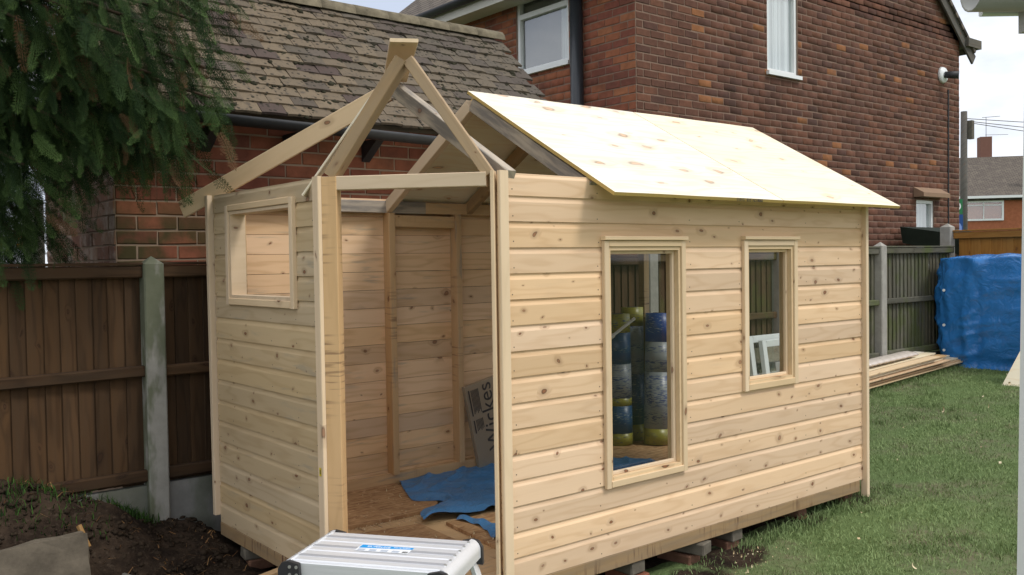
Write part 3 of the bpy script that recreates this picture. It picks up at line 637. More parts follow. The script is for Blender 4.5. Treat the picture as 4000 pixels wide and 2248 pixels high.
beam('corner_trim', (-.026, -.006, -.05), (-.026, -.006, TOP+.006), .050, .022, M_TRIM, wr, up=(1, 0, 0))
beam('corner_trim', (XR-.015, -.008, -.11), (XR-.018, -.008, TOP-.01), .030, .046, M_TRIM, wr, up=(1, 0, 0))
m = MB(); m.beam((XL+.055, YN+.05, .03), (XL+.055, YB, .03), .06, .045); m.beam((XL+.055, YN+.05, 1.78), (XL+.055, YB, 1.78), .075, .045)
wl = m.build('wall', M_STUD, shed); wl['label'] = 'short side wall with one square window opening'
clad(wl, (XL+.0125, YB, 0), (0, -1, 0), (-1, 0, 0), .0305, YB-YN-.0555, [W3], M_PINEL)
nails(wl, (XL+.0125, YB, 0), (0, -1, 0), (-1, 0, 0), [.06, .24, .75, 1.03, 1.22], [(.2, 1.08, 1.2, 1.78)])
for u in (YN+.09, .86, 1.66, YB-.04): beam('stud', (XL+.055, u, .06), (XL+.055, u, 1.74), .045, .07, M_STUD, wl, up=(0, 1, 0))
beam('corner_trim', (XL-.006, YN+.0275, .0), (XL-.006, YN+.0275, TOP+.004), .055, .022, M_TRIM, wl, up=(0, 1, 0))
beam('corner_trim', (XL-.008, YB-.011, .04), (XL-.008, YB+.0, TOP), .036, .044, M_TRIM, wl, up=(0, 1, 0))
m = MB(); m.add([(XL-.0185, YN+.02, .475), (XL-.0185, YN+.02+.018, .475), (XL-.0185, YN+.02+.018, .513), (XL-.0185, YN+.02, .513)], [(0, 1, 2, 3)]); m.build('yellow_sticker', M_YEL, wl)
m = MB(); m.add([(XL-.0190, YN+.025, .484), (XL-.0190, YN+.033, .484), (XL-.0190, YN+.033, .505), (XL-.0190, YN+.025, .505)], [(0, 1, 2, 3)]); m.build('barcode', M_INK, wl)
def shed_window(O, U, N, op, fw, drip, wall, glass=True):
    a, b, c, d = op; U, N, O = Vector(U), Vector(N), Vector(O); P = lambda u, z, q: O+U*u+Vector((0, 0, z))+N*q
    W = Matrix.Translation(P((a+b)/2, (c+d)/2, 0)); f = MB()
    def bx(u0, u1, z0, z1, q0, q1, mb): mb.add([P(u0, z0, q1), P(u1, z0, q1), P(u1, z0, q0), P(u0, z0, q0), P(u0, z1, q1), P(u1, z1, q1), P(u1, z1, q0), P(u0, z1, q0)], BOXF)
    # lining box
    bx(a, a+.016, c, d, -.075, .010, f); bx(b-.016, b, c, d, -.075, .010, f); bx(a+.016, b-.016, c, c+.016, -.075, .012, f); bx(a+.016, b-.016, d-.016, d, -.075, .010, f)
    fr = f.build('window', M_TRIM, shed)
    beam('frame_bar', P(a-fw/2, c-fw, .009), P(a-fw/2, d+fw*.9, .009), fw, .024, M_TRIM, fr, up=U)
    beam('frame_bar', P(b+fw/2, c-fw, .009), P(b+fw/2, d+fw*.9, .009), fw, .024, M_TRIM, fr, up=U)
    beam('frame_bar', P(a, c-fw/2, .0085), P(b, c-fw/2, .0085), fw, .026, M_TRIM, fr); beam('frame_bar', P(a, d+fw/2, .0085), P(b, d+fw/2, .0085), fw*.9, .022, M_TRIM, fr)
    if drip: beam('drip_bar', P(a-fw-.006, d+fw+.010, .016), P(b+fw+.006, d+fw+.010, .016), .020, .034, M_TRIM, fr)
    if glass:
        g = MB(); g.add([P(a+.016, c+.016, -.05), P(b-.016, c+.016, -.05), P(b-.016, d-.016, -.05), P(a+.016, d-.016, -.05)], [(0, 1, 2, 3)]); g.build('pane', M_GLASS, fr)
        for z0, z1 in ((c+.016, c+.034), (d-.034, d-.016)): beam('bead', P(a+.034, (z0+z1)/2, -.026), P(b-.034, (z0+z1)/2, -.026), .018, .02, M_TRIM, fr)
        for u in (a+.025, b-.025): beam('bead', P(u, c+.016, -.026), P(u, d-.016, -.026), .018, .02, M_TRIM, fr, up=U)
    return fr
shed_window((0, 0, 0), (1, 0, 0), (0, -1, 0), W1, .033, True, wr); shed_window((0, 0, 0), (1, 0, 0), (0, -1, 0), W2, .036, True, wr)
shed_window((XL, YB, 0), (0, -1, 0), (-1, 0, 0), W3, .036, False, wl, glass=False)
# back wall: inner boards, plates, studs
m = MB(); m.beam((XL+.03, YB-.035, .06), (XR-.03, YB-.035, .06), .075, .05)
wb = m.build('wall', M_STUD, shed); wb['label'] = 'back wall of tight pine boards with sawn studs inside'
for k in range(16): 
    zc = k*C_+C_/2; beam('cladding_board', (XL+.015, YB, zc), (1.98, YB, zc), C_-.0022, .014, M_INT, wb, c=.001)
beam('top_plate', (XL+.04, YB-.04, 1.79), (.80, YB-.04, 1.785), .075, .055, M_GREY, wb); beam('top_plate', (.80, YB-.041, 1.785), (XR-.04, YB-.041, 1.78), .072, .053, M_STUD, wb)
for x in (-.03, .535, 1.05, 1.62, 1.95): beam('stud', (x, YB-.045, .095), (x, YB-.045, 1.75), .045, .075, M_STUD, wb, up=(1, 0, 0))
beam('noggin', (.56, YB-.042, 1.70), (1.025, YB-.042, 1.695), .075, .05, M_STUD, wb)
# open end: corner posts and plates only
for y, pm_ in ((.06, M_STUD), (YB-.05, M_BEAM)): beam('post', (XR-.06, y, .04), (XR-.06, y, TOP-.04), .06, .06, pm_, shed, up=(1, 0, 0))
beam('top_plate', (XR-.06, .09, 1.785), (XR-.06, YB-.08, 1.785), .07, .045, M_STUD, shed)
# floor bearers and deck
for a, b in (((-.06, .022, -.037), (XR-.07, .022, -.037)), ((XL+.03, YB-.02, -.037), (XR-.07, YB-.02, -.037)), ((XR-.09, .05, -.037), (XR-.09, YB-.05, -.037)), ((XL+.02, YN+.02, -.037), (XL+.02, YB-.03, -.037)), ((XL+.04, YN-.01, -.037), (-.07, .01, -.037))): beam('bearer', a, b, .072, .045, M_BEAM, shed)
for i in range(6): beam('joist', (-.2+.55*i, .05, -.038), (-.2+.55*i, YB-.05, -.038), .066, .045, M_BEAM, shed)
pw = .135
for i in range(14):                     # deck boards run along the shed
    y0 = .02+pw*i; yc = y0+pw/2
    if yc > YB-.02: break
    xs = XL+.03 if yc > YN else XL+.03+(YN-yc)*.857
    beam('deck_board', (xs, yc, .010), (XR-.09, yc, .010), pw-.004, .020, M_STUD, shed, up=(0, 1, 0), c=.002)
# doorway on the chamfered corner
Pl, Pr = Vector((XL, YN, 0)), Vector((-.078, 0, 0)); dd = (Pr-Pl).normalized(); dn = Vector((dd.y, -dd.x, 0)).normalized()
if dn.dot(Vector((-1, -1, 0))) < 0: dn = -dn
DP = lambda s, z, o=0: Pl+dd*s+Vector((0, 0, z))+dn*o
DW = (Pr-Pl).length
beam('door_post', DP(.036, -.02, -.03), DP(.036, TOP, -.03), .072, .06, M_STUD, shed, up=dd); beam('door_post', DP(DW-.004, -.02, -.034), DP(DW-.004, TOP+.005, -.034), .018, .06, M_TRIM, shed, up=dd)
beam('header', DP(.0, 1.796, -.028), DP(DW-.03, 1.794, -.028), .062, .05, M_TRIM, shed)
# roof: door gable rafters, diagonal ridge board, hip, common rafters, ply
RZ_, RYs = 2.375, .94
apex = DP(DW/2, 2.365, -.02)
def raft(name, a, b, w_, t_, mat, up): return beam(name, a, b, w_, t_, mat, shed, up=up, c=.003)
raft('rafter', DP(.035, 1.83, -.045), DP(DW/2-.012, 2.335, -.045), .055, .085, M_RAFT, (0, 0, 1))
raft('rafter', DP(DW-.02, 1.815, -.035), DP(DW/2+.016, 2.33, -.035), .050, .050, M_RAFT, (0, 0, 1))
raft('roof_batten', DP(-.115, 1.75, -.085), DP(DW/2-.06, 2.325, -.085), .012, .05, M_PLY, (0, 0, 1))
jn = Vector((.065, 1.0, 2.392)); af = Vector((-.335, .285, 2.40)); drd = (jn-af).normalized()
m_, lg = frame(af-drd*.03, jn, (0, 0, 1)); rb = beam('ridge_board', af-drd*.03, jn, .016, .124, M_TRIM, shed)
raft('rafter', (.055, .985, 2.345), (.018, .0, 1.80), .072, .05, M_GREY, (0, 0, 1))
raft('hip_board', (.03, 1.01, 2.33), (-.70, 2.05, 1.752), .100, .014, M_TRIM, (0, 0, 1))
raft('ridge_beam', (.56, RYs, 2.325), (3.02, RYs, 2.325), .07, .022, M_RAFT, (0, 0, 1))
PIT_S = (RZ_-1.745)/(RYs+.175)
def zs(y): return RZ_-abs(y-RYs)*PIT_S
for i, x in enumerate((.525, 1.15, 1.80, 2.45, 2.98)):
    off = .078
    raft('rafter', (x, RYs-.012, RZ_-off), (x, .01, zs(.01)-off), .072, .045, M_GREY if i == 0 else M_RAFT, (0, 0, 1))
    raft('rafter', (x, RYs+.012, RZ_-off), (x, 1.86, zs(1.86)-off), .072, .045, M_TRIM if i == 0 else M_RAFT, (0, 0, 1))
def ply(x0, x1, y0, y1, sag=.0008):
    d = Vector((0, y1-y0, zs(y1)-zs(y0))); Lg = d.length; yv = d.normalized(); xv = Vector((1, 0, 0)); zv = xv.cross(yv)
    if zv.z < 0: zv = -zv
    nx, ny = 10, 8; v = []; f = []; c = Vector(((x0+x1)/2, (y0+y1)/2, (zs(y0)+zs(y1))/2))
    M = Matrix(((xv.x, yv.x, zv.x, c.x), (xv.y, yv.y, zv.y, c.y), (xv.z, yv.z, zv.z, c.z), (0, 0, 0, 1)))
    for s in (0, 1):
        for j in range(ny+1):
            for i in range(nx+1):
                a, b = i/nx-.5, j/ny-.5; zz = -sag*math.cos(2*math.pi*a*2)*(1+math.sin(b*5)*.4)-.002*math.cos(math.pi*b)
                v.append((a*(x1-x0), b*Lg, zz+(s-1)*.017))
    n = (nx+1)*(ny+1); w_ = nx+1; top = []; 
    for j in range(ny):
        for i in range(nx):
            a = j*w_+i; f.append((a, a+w_, a+w_+1, a+1)); f.append((n+a, n+a+1, n+a+w_+1, n+a+w_))
    edge = []
    for i in range(nx): edge += [(i, i+1, n+i+1, n+i), (ny*w_+i+1, ny*w_+i, n+ny*w_+i, n+ny*w_+i+1)]
    for j in range(ny): edge += [((j+1)*w_, j*w_, n+j*w_, n+(j+1)*w_), (j*w_+nx, (j+1)*w_+nx, n+(j+1)*w_+nx, n+j*w_+nx)]
    o = mesh_obj('roof_sheet', v, f+edge, M_PLY, M, shed); o.data.materials.append(M_PLYE)
    for k in range(len(f), len(f)+len(edge)): o.data.polygons[k].material_index = 1
    return o
s1 = ply(.495, 1.802, -.175, RYs); ply(1.808, 3.055, -.175, RYs); ply(.56, 1.80, 2.05, RYs+.004); ply(1.806, 3.05, 2.05, RYs+.004)
for (x, s) in ((1.28, 'XX'), ):
    pass
nrm = Vector((0, -PIT_S, -1)).normalized()
tm = text_mesh('0908/17N  6X8  1210/13', .022, M_INK, Matrix.Translation((1.50, -.1762, 1.7375)) @ Matrix.Rotation(R_(90), 4, 'X') @ Matrix.Rotation(R_(180), 4, 'Z'), s1, 'stamp')

# ------------------------------------------------------------------ brick piers under the shed
def pier(x, y, bricks, label):
    zt = -.076; g = empty('brick_pier', (x, y, float(gz(x, y))-.01), label, 'brick pier', 'brick piers propping the summerhouse')
    z = zt
    for (h, dx, dy, rz, sx_, mt) in bricks:
        w2, d2 = .215*sx_/2, .1025/2
        bm = bmesh.new(); bmesh.ops.create_cube(bm, size=1); bmesh.ops.scale(bm, vec=(.1025, .215*sx_, h-.004), verts=bm.verts); bmesh.ops.bevel(bm, geom=bm.edges[:], offset=.006, segments=1, affect='EDGES')
        for v_ in bm.verts: v_.co += Vector((random.gauss(0, .002), random.gauss(0, .002), random.gauss(0, .0012)))
        me = bpy.data.meshes.new('brick'); bm.to_mesh(me); bm.free(); me.materials.append(mt)
        inst('brick', me, Matrix.Translation((x+dx, y+dy, z-h/2)) @ Matrix.Rotation(rz, 4, 'Z'), g); z -= h
    return g
pier(2.80, .15, [(.068, 0, 0, .05, 1, M_LBRICK)], 'single brown brick pier under the bearer beside the far corner trim')
pier(2.30, .16, [(.07, 0, 0, .1, 1, M_LBRICK), (.035, .0, -.03, .3, .9, M_RBRICK)], 'brick pier with a red tile slip under its foot')
pier(1.63, .13, [(.068, 0, 0, .03, 1, M_GBRICK), (.068, -.01, .02, -.05, 1, M_LBRICK)], 'grey and brown two-brick pier under the bearer')
pier(1.26, .12, [(.07, .03, -.02, .25, 1.15, M_GBRICK), (.068, .01, .02, .1, 1, M_LBRICK)], 'pier of a rough stone chunk lying on a brick')
pier(.82, .12, [(.068, 0, 0, .0, 1, M_GBRICK), (.07, .01, -.02, .08, 1, M_RBRICK)], 'red and grey brick pier nearest the doorway corner')
pier(XL+.10, 1.55, [(.06, 0, 0, 1.4, 1, M_GBRICK), (.06, .02, 0, 1.5, 1, M_LBRICK)], 'pale brick pier under the side wall bearer in the dug hole')
hb = MB(); hb.box(-.55, -.42, .88, 1.06, -.19, -.08); o = hb.build('perforated_brick', M_LBRICK); tag(o, 'brown perforated brick with round holes under the side wall bearer', 'brick')
hm = MB()
for i in range(5):
    for k in range(2): hm.tube([(-.551, .905+.034*i, -.115-.038*k), (-.553, .905+.034*i, -.115-.038*k)], .011, 10)
hm.build('hole', M_INK, o)

# ------------------------------------------------------------------ things inside the summerhouse
def slab(name, poly, z, th, mat, label, cat):
    n = len(poly); v = [(a, b, z) for a, b in poly]+[(a, b, z+th) for a, b in poly]
    f = [tuple(range(n-1, -1, -1)), tuple(range(n, 2*n))]+[(i, (i+1) % n, n+(i+1) % n, n+i) for i in range(n)]
    return tag(mesh_obj(name, v, f, mat), label, cat)
slab('floor_sheet', [(XL+.09, 1.17), (.365, 1.165), (.47, 1.27), (.53, 1.84), (XL+.09, 1.84)], .021, .018, M_OSB, 'large brown strand board sheet laid over the deck by the back wall', 'strand board')
slab('floor_sheet', [(-.44, .60), (.13, .56), (.155, .98), (-.47, 1.10)], .021, .014, M_OSB, 'smaller strand board piece just inside the doorway behind the step platform', 'strand board')
slab('floor_sheet', [(.2, .30), (.75, .30), (.75, .86), (.27, .90)], .021, .018, M_OSB, 'strand board offcut strewn with sawdust beside the door post', 'strand board')
slab('floor_sheet', [(1.2, 1.15), (2.8, 1.05), (2.8, 1.83), (1.25, 1.83)], .021, .010, M_OSB, 'strand board sheet under the standing rolls seen through the tall window', 'strand board')
def tarp_sheet():
    nu, nv = 90, 60; V = []
    for j in range(nv+1):
        for i in range(nu+1):
            u, v = i/nu, j/nv
            a = np.array([.16, .95])*(1-v)+np.array([.56, 1.835])*v; b = np.array([2.5, .70])*(1-v)+np.array([1.70, 1.855])*v
            p = a*(1-u)+b*u
            p[0] += .20*math.exp(-((v-.34)/.10)**2)*max(0, 1-u*5); p[1] += .03*math.sin(u*17)*(1-v)+.02*math.sin(u*41)*(1-v)
            n_ = mnoise.fractal(Vector((p[0]*6, p[1]*6, 3)), 1., 2., 4); rdg = 1-abs(mnoise.noise(Vector((p[0]*4, p[1]*5, 9))))*2.4
            z = .046+.012*n_+.022*max(0, rdg)**3+.014*math.exp(-v*9)*(1+math.sin(u*30))
            V.append((p[0], p[1], max(z, .0415)))
    idx = np.arange((nu+1)*(nv+1)).reshape(nv+1, nu+1); F = np.stack([idx[:-1, :-1], idx[:-1, 1:], idx[1:, 1:], idx[1:, :-1]], -1).reshape(-1, 4)
    o = big_mesh('tarpaulin', V, F, M_TARPF, kind=None, smooth=True); tag(o, 'crumpled dusty blue tarpaulin spread flat on the summerhouse floor', 'tarpaulin')
    ns = 24; V2 = []
    for i in range(ns+1):
        t = i/ns; c = np.array([.36+.03*math.sin(t*4), .90-t*.42]); wd_ = .035+.045*t*t
        for s in (-1, 0, 1): V2.append((c[0]+s*wd_, c[1]+s*.012, .048+.012*(1-abs(s))+.006*math.sin(t*21+s)))
    F2 = [(3*i+k, 3*i+k+1, 3*i+k+4, 3*i+k+3) for i in range(ns) for k in range(2)]
    mesh_obj('trailing_strip', V2, F2, M_TARPF, None, o, True)
tarp_sheet()
def felt_roll(x, y, h, r, lean, cols, label, name='felt_roll'):
    g = empty(name, (x, y, .033), label, 'roll', 'rolls of roofing felt stored standing')
    top = Vector((x+lean[0], y+lean[1], h)); base = Vector((x, y, .034)); d = (top-base)
    for k, (t0, t1, mt) in enumerate(cols):
        m = MB(); m.tube([base+d*t0, base+d*t1], r+(.0004 if k % 2 else 0), 24); m.build('printed_band', mt, g, True)
    m = MB(); m.tube([base+d*.9995, base+d*1.004], r*.45, 16); m.build('core_end', M_INK, g)
    return g
def band(name, col): return plain(name, col, .35, .4, var=.25, scale=40)
def print_mat(name, base, ink, thr):
    s = NT(name); o = s.sep(s.pos()); n = s.noise(s.comb(s.math('MULTIPLY', o[0], 26.), s.math('MULTIPLY', o[1], 26.), s.math('MULTIPLY', o[2], 150.)), 1., 2); b = s.noise(s.comb(0., 0., s.math('MULTIPLY', o[2], 9.)), 1., 2)
    k = s.math('MULTIPLY', s.ramp(n, thr, thr+.06), s.ramp(b, .42, .55)); return s.done(s.mix(k, base, ink), .35, .5)
BW = print_mat('roll_white', (.27, .30, .31), (.05, .08, .2), .5); BD = print_mat('roll_dark_blue', (.02, .07, .17), (.25, .3, .28), .58); BY = print_mat('roll_yellow', (.27, .25, .04), (.05, .07, .11), .58); BB = print_mat('roll_blue', (.02, .075, .30), (.25, .3, .38), .58)
felt_roll(2.48, 1.74, 1.02, .090, (.0, .02), [(0, .09, BY), (.09, .30, BD), (.30, .36, BY), (.36, .62, BW), (.62, .86, BD), (.86, 1., BY)], 'leftmost felt roll printed in dark blue, white and yellow bands')
felt_roll(2.68, 1.80, 1.06, .085, (.02, .02), [(0, .12, BY), (.12, .5, BD), (.5, .86, BW), (.86, 1, BY)], 'felt roll standing half hidden behind two others')
felt_roll(2.68, 1.56, 1.02, .100, (.07, .03), [(0, .12, BY), (.12, .55, BW), (.55, .78, BW), (.78, 1., BB)], 'leaning white felt roll with yellow foot and blue printed head')
felt_roll(2.88, 1.72, 1.0, .10, (.03, .0), [(0, .5, BD), (.5, 1., BB)], 'plain deep blue roll standing by the open end')
m = MB(); cx, cy = 2.72, 1.28; pts = []
for i in range(150): t = i*.21; r = .055+.02*math.sin(i*.7); pts.append((cx+r*math.cos(t)*1.3, cy+r*math.sin(t), .046+.0006*i+.01*abs(math.sin(i*.37))))
m.tube(pts, .006, 6); tag(m.build('cable_coil', M_WHITE, None, True), 'coil of white cable lying at the foot of the rolls', 'cable')
m = MB(); m.tube([(1.36, .90, .865), (1.751, .90, 1.057)], .010, 10); m.tube([(1.34, .90, .855), (1.56, .90, .963)], .015, 10); m.tube([(1.36, .90, .04), (1.36, .90, .90)], .014, 8); m.box(1.26, 1.46, .84, .96, .055, .070)
tag(m.build('steel_stand', M_ALU), 'shiny metal tool stand with slanted arm behind the tall window', 'tool stand')
# printed polythene wrapper leaning in the bay between the studs
pk = empty('polythene_pack', (1.27, 1.80, .04), 'clear polythene wrapped pack with bold black print leaning on the back wall', 'pack')
PM = Matrix.Translation((1.275, 1.795, .35)) @ Matrix.Rotation(R_(-12), 4, 'Y') 
def poly_mat():
    s = NT('printed_polythene'); return s.done((.40, .34, .25), .25, .5, Alpha=.55)
mesh_obj('wrapper', [(a, b, c) for a, b, c in boxv(-.17, .17, -.012, .02, -.31, .29)], BOXF, poly_mat(), PM, pk)
TM = PM @ Matrix.Translation((.015, -.0135, .07)) @ Matrix.Rotation(R_(90), 4, 'X') @ Matrix.Rotation(R_(90), 4, 'Z')
text_mesh('Wickes', .155, M_INK, TM @ Matrix.Translation((-.03, .02, 0)), pk)
m = MB(); m.box(-.150, -.140, -.0145, -.0135, .08, .26); m.box(-.150, -.140, -.0145, -.0135, -.04, .05)
for i in range(7): m.box(-.128+i*.0095, -.124+i*.0095, -.0145, -.0135, .09+.01*(i % 3), .255); 
for i in range(6): m.box(-.128+i*.0105, -.124+i*.0105, -.0145, -.0135, -.03+.006*(i % 3), .05)
mesh_obj('small_print', m.v, m.f, M_INK, PM, pk)

# ------------------------------------------------------------------ aluminium step platform at the door
BLp, BRp = Vector((-.702, .378, .3)), Vector((-.306, -.165, .3)); ex = (BRp-BLp); LS = ex.length; ex.normalize(); ey = Vector((-ex.y, ex.x, 0)); 
if ey.dot(Vector((1, 1, 0))) < 0: ey = -ey          # ey points to the shed (back)
WS = .385; cen = (BLp+BRp)/2-ey*WS/2
SP = Matrix(((ex.x, ey.x, 0, cen.x), (ex.y, ey.y, 0, cen.y), (0, 0, 1, .3), (0, 0, 0, 1)))
st = empty('step_platform', (cen.x, cen.y, float(gz(cen.x, cen.y))), 'folding aluminium step platform with ribbed top standing before the doorway', 'step platform')
def sbox(name, x0, x1, y0, y1, z0, z1, mat, parent=st, c=.003):
    v, f = chamf(x0, x1, y0, y1, z0, z1, c); return mesh_obj(name, v, f, mat, SP, parent)
hl, hw = LS/2, WS/2
for i in range(3):
    y0 = -hw+.012+i*(WS-.02)/3; wd_ = (WS-.02)/3-.006; sl_ = None
    v, f = chamf(-hl+.032, hl-.032, y0, y0+wd_, -.018, 0, .004); sl_ = mesh_obj('tread', v, f, M_ALU, SP, st)
    rv, rf_ = chamf(-hl+.032, hl-.032, y0+.044, y0+.068, -.001, .0016, .0006); mesh_obj('rib', rv, rf_, M_ALUD, SP, sl_)
sbox('front_rail', -hl+.03, hl-.03, -hw-.004, -hw+.012, -.072, -.006, M_ALU); sbox('back_rail', -hl+.03, hl-.03, hw-.012, hw+.004, -.072, -.006, M_ALU)
for s in (-1, 1):                      # rounded end caps
    n = 8; v = []; f = []
    for y in (-hw, hw):
        for k in range(n+1): t = math.pi/2*k/n; v.append((s*(hl-.034+.040*math.sin(t)), y, -.04+.044*math.cos(t)))
        v += [(s*(hl+.006), y, -.07), (s*(hl-.004), y, -.07)]
        for k in range(n, -1, -1): t = math.pi/2*k/n; v.append((s*(hl-.034+.034*math.sin(t)), y, -.04+.038*math.cos(t)))
    k1 = 2*n+4
    for i in range(k1): f.append((i, (i+1) % k1, k1+(i+1) % k1, k1+i))
    f += [tuple(range(k1)), tuple(range(2*k1-1, k1-1, -1))]
    cap = mesh_obj('end_cap', v, f, M_ALU, SP, st, False)
    for i in range(6):
        yy = -hw+.05+i*(WS-.1)/5; m = MB(); m.tube([(s*(hl-.030), yy, .0035), (s*(hl-.030), yy, .0075)], .006, 8); mesh_obj('rivet', m.v, m.f, M_RIV, SP, cap)
    for e in (-1, 1):
        pr = [(s*(hl+.014), -.10), (s*(hl+.012), -.03), (s*(hl-.004), -.006), (s*(hl-.03), .001), (s*(hl-.075), -.008), (s*(hl-.08), -.078), (s*(hl-.06), -.10)]
        y0, y1 = e*(hw+.002), e*(hw+.022); v = [(a, y0, b) for a, b in pr]+[(a, y1, b) for a, b in pr]; n = len(pr); f = [tuple(range(n)), tuple(range(2*n-1, n-1, -1))]+[(i, (i+1) % n, n+(i+1) % n, n+i) for i in range(n)]
        br = mesh_obj('corner_bracket', v, f, M_BPLA, SP, st)
        for a, b in ((-.066, -.02), (-.066, -.05), (-.038, -.02), (-.038, -.05), (-.02, -.085)): m = MB(); m.tube([(s*(hl+a), e*(hw+.021), b), (s*(hl+a), e*(hw+.0245), b)], .0065 if b > -.08 else .011, 10); mesh_obj('rivet', m.v, m.f, M_RIV, SP, br)
        lg_ = beam('leg', SP @ Vector((s*(hl-.035), e*(hw-.012), -.06)), SP @ Vector((s*(hl+.10), e*(hw+.03), -.51)), .05, .022, M_ALU, st, up=ey)
        m = MB(); m.box(-.02, .02, -.03, .03, -.012, .012); mesh_obj('rubber_foot', m.v, m.f, M_BPLA, SP @ Matrix.Translation((s*(hl+.10), e*(hw+.03), -.512)), lg_)
    for zz in (-.22, -.38): 
        q = (zz+.06)/-.45; beam('rung', SP @ Vector((s*(hl-.035+.135*q), -hw+.012-.042*q+.0, zz)), SP @ Vector((s*(hl-.035+.135*q), hw-.012+.042*q, zz)), .022, .04, M_ALU, st)
lbm = MB(); lbm.add([(-.105, .035, .0028), (.115, .035, .0028), (.115, .012, .0028), (-.105, -.004, .0028)], [(0, 3, 2, 1)])
lb = mesh_obj('label', [(-.110, -.040, .0025), (.115, -.040, .0025), (.115, .040, .0025), (-.110, .040, .0025)], [(0, 1, 2, 3)], M_WHITE, SP, st)
mesh_obj('label_band', lbm.v, lbm.f, M_BLUE, SP, lb)
text_mesh('SILVERLINE', .020, M_WHITE, SP @ Matrix.Translation((-.028, .016, .0032)), lb); text_mesh('Step-Up Platform', .010, M_WHITE, SP @ Matrix.Translation((.070, .021, .0032)), lb)
m = MB()
for i in range(4): m.box(-.10+i*.048, -.07+i*.048, -.034, -.014, .0029, .0031)
mesh_obj('small_print', m.v, m.f, M_LGREY, SP, lb)
m = MB()
for i in range(9): m.box(.088+i*.0026, .0893+i*.0026, -.034, -.016, .0032, .0034)
mesh_obj('barcode', m.v, m.f, M_INK, SP, lb)

# ------------------------------------------------------------------ left border: slab, clods, turf, offcuts
bm = bmesh.new(); bmesh.ops.create_cube(bm, size=1); bmesh.ops.scale(bm, vec=(.62, .095, .34), verts=bm.verts); bmesh.ops.subdivide_edges(bm, edges=bm.edges[:], cuts=5, use_grid_fill=True)
for v_ in bm.verts: v_.co += Vector((random.gauss(0, .003), random.gauss(0, .002), mnoise.noise(v_.co*9)*.012))
me = bpy.data.meshes.new('paving_slab'); bm.to_mesh(me); bm.free(); me.materials.append(M_SLAB)
o = inst('paving_slab', me, Matrix.Translation((-1.672, 1.58, -.022)) @ Matrix.Rotation(R_(3), 4, 'Z') @ Matrix.Rotation(R_(-6), 4, 'X') @ Matrix.Rotation(R_(-1.5), 4, 'Y'), None); tag(o, 'dirty grey textured paving slab stood on edge in the dug soil', 'paving slab')
h0 = beam('tool_handle', (-1.375, 1.68, .172), (-1.345, 1.63, .07), .026, .02, plain('varnished_handle', (.30, .17, .06), .5), None, c=.008); tag(h0, 'short varnished wooden tool handle poking up behind the paving slab', 'tool handle')
h0 = beam('timber_offcut', (-1.22, 1.52, -.08), (-1.06, 1.25, -.13), .045, .02, M_OLDW, None); tag(h0, 'thin grey timber strip lying on soil beside the paving slab', 'timber offcut')
h0 = beam('timber_offcut', (-.86, 1.02, -.105), (-.60, 1.06, -.085), .06, .05, M_STUD, None); tag(h0, 'pinkish sawn timber offcut lying under the side wall', 'timber offcut')
pts, rad = [], []
for i in range(3600):
    x = random.uniform(-2.3, -.45); y = random.uniform(.7, 2.1); 
    if x > -.62 and y > .6: continue
    pts.append((x, y, float(gz(x, y))+.004)); rad.append(random.choice((.004, .006, .008, .011, .017))*random.uniform(.6, 1.3))
blobs('soil_clods', pts, rad, M_CLOD, None, .7, rough=.3)
def blades(n, posf, hr, wr_, lean=.5, seed=1, tipw=.15):
    r_ = np.random.default_rng(seed); P = posf(n, r_); n = len(P); h = r_.uniform(*hr, n); w_ = r_.uniform(*wr_, n); a = r_.uniform(0, 2*np.pi, n); b = r_.uniform(0, 2*np.pi, n); ln = r_.uniform(.1, 1., n)*lean
    dx = np.stack([np.cos(a), np.sin(a), 0*a], 1)*w_[:, None]/2; ld = np.stack([np.cos(b)*ln, np.sin(b)*ln, 0*b], 1)
    up = np.array([0, 0, 1.])
    m1 = P+(ld*.35+up*.6)*h[:, None]; tp = P+(ld*1.1+up*(1-.25*ln[:, None]))*h[:, None]
    V = np.stack([P-dx, P+dx, m1+dx*.75, m1-dx*.75, tp], 1).reshape(-1, 3); i = np.arange(n)*5
    F = np.concatenate([np.stack([i, i+1, i+2], 1), np.stack([i, i+2, i+3], 1), np.stack([i+3, i+2, i+4], 1)])
    c = r_.uniform(0, 1, n); 
    return V, F, c
def rep3(c): return np.concatenate([c, c, c])
def turf_pos(n, r_):
    x = r_.normal(-1.58, .20, n); y = r_.normal(1.90, .12, n); k = (x < -1.18) & (y < 2.08); x, y = x[k], y[k]; return np.stack([x, y, gz(x, y)+.0], 1)
V, F, c = blades(520, turf_pos, (.02, .07), (.004, .007), .9, 3)
tag(big_mesh('turf_clump', V, F, M_TURF, kind='stuff', attrs={'rnd': ('FACE', rep3(c))}), 'dark clump of lifted turf heaped against the brown fence', 'turf')
def turf2(n, r_):
    x = r_.normal(-1.02, .07, n); y = r_.normal(2.08, .03, n); return np.stack([x, y, gz(x, y)-.0], 1)
V, F, c = blades(220, turf2, (.03, .09), (.004, .006), .9, 4)
tag(big_mesh('grass_tuft', V, F, M_TURF, kind='stuff', attrs={'rnd': ('FACE', rep3(c))}), 'small green grass tuft at the foot of the gravel board', 'grass')
def litter_pos(n, r_):
    x = r_.uniform(-1.9, -.6, n); y = r_.uniform(.9, 2.08, n); return np.stack([x, y, gz(x, y)+.012], 1)
V, F, c = blades(260, litter_pos, (.012, .05), (.003, .008), 3.2, 8)
big_mesh('leaf_litter', V, F, leaf_mat('dead_litter', (.10, .045, .02), (.30, .17, .07)), kind='stuff', attrs={'rnd': ('FACE', rep3(c))})

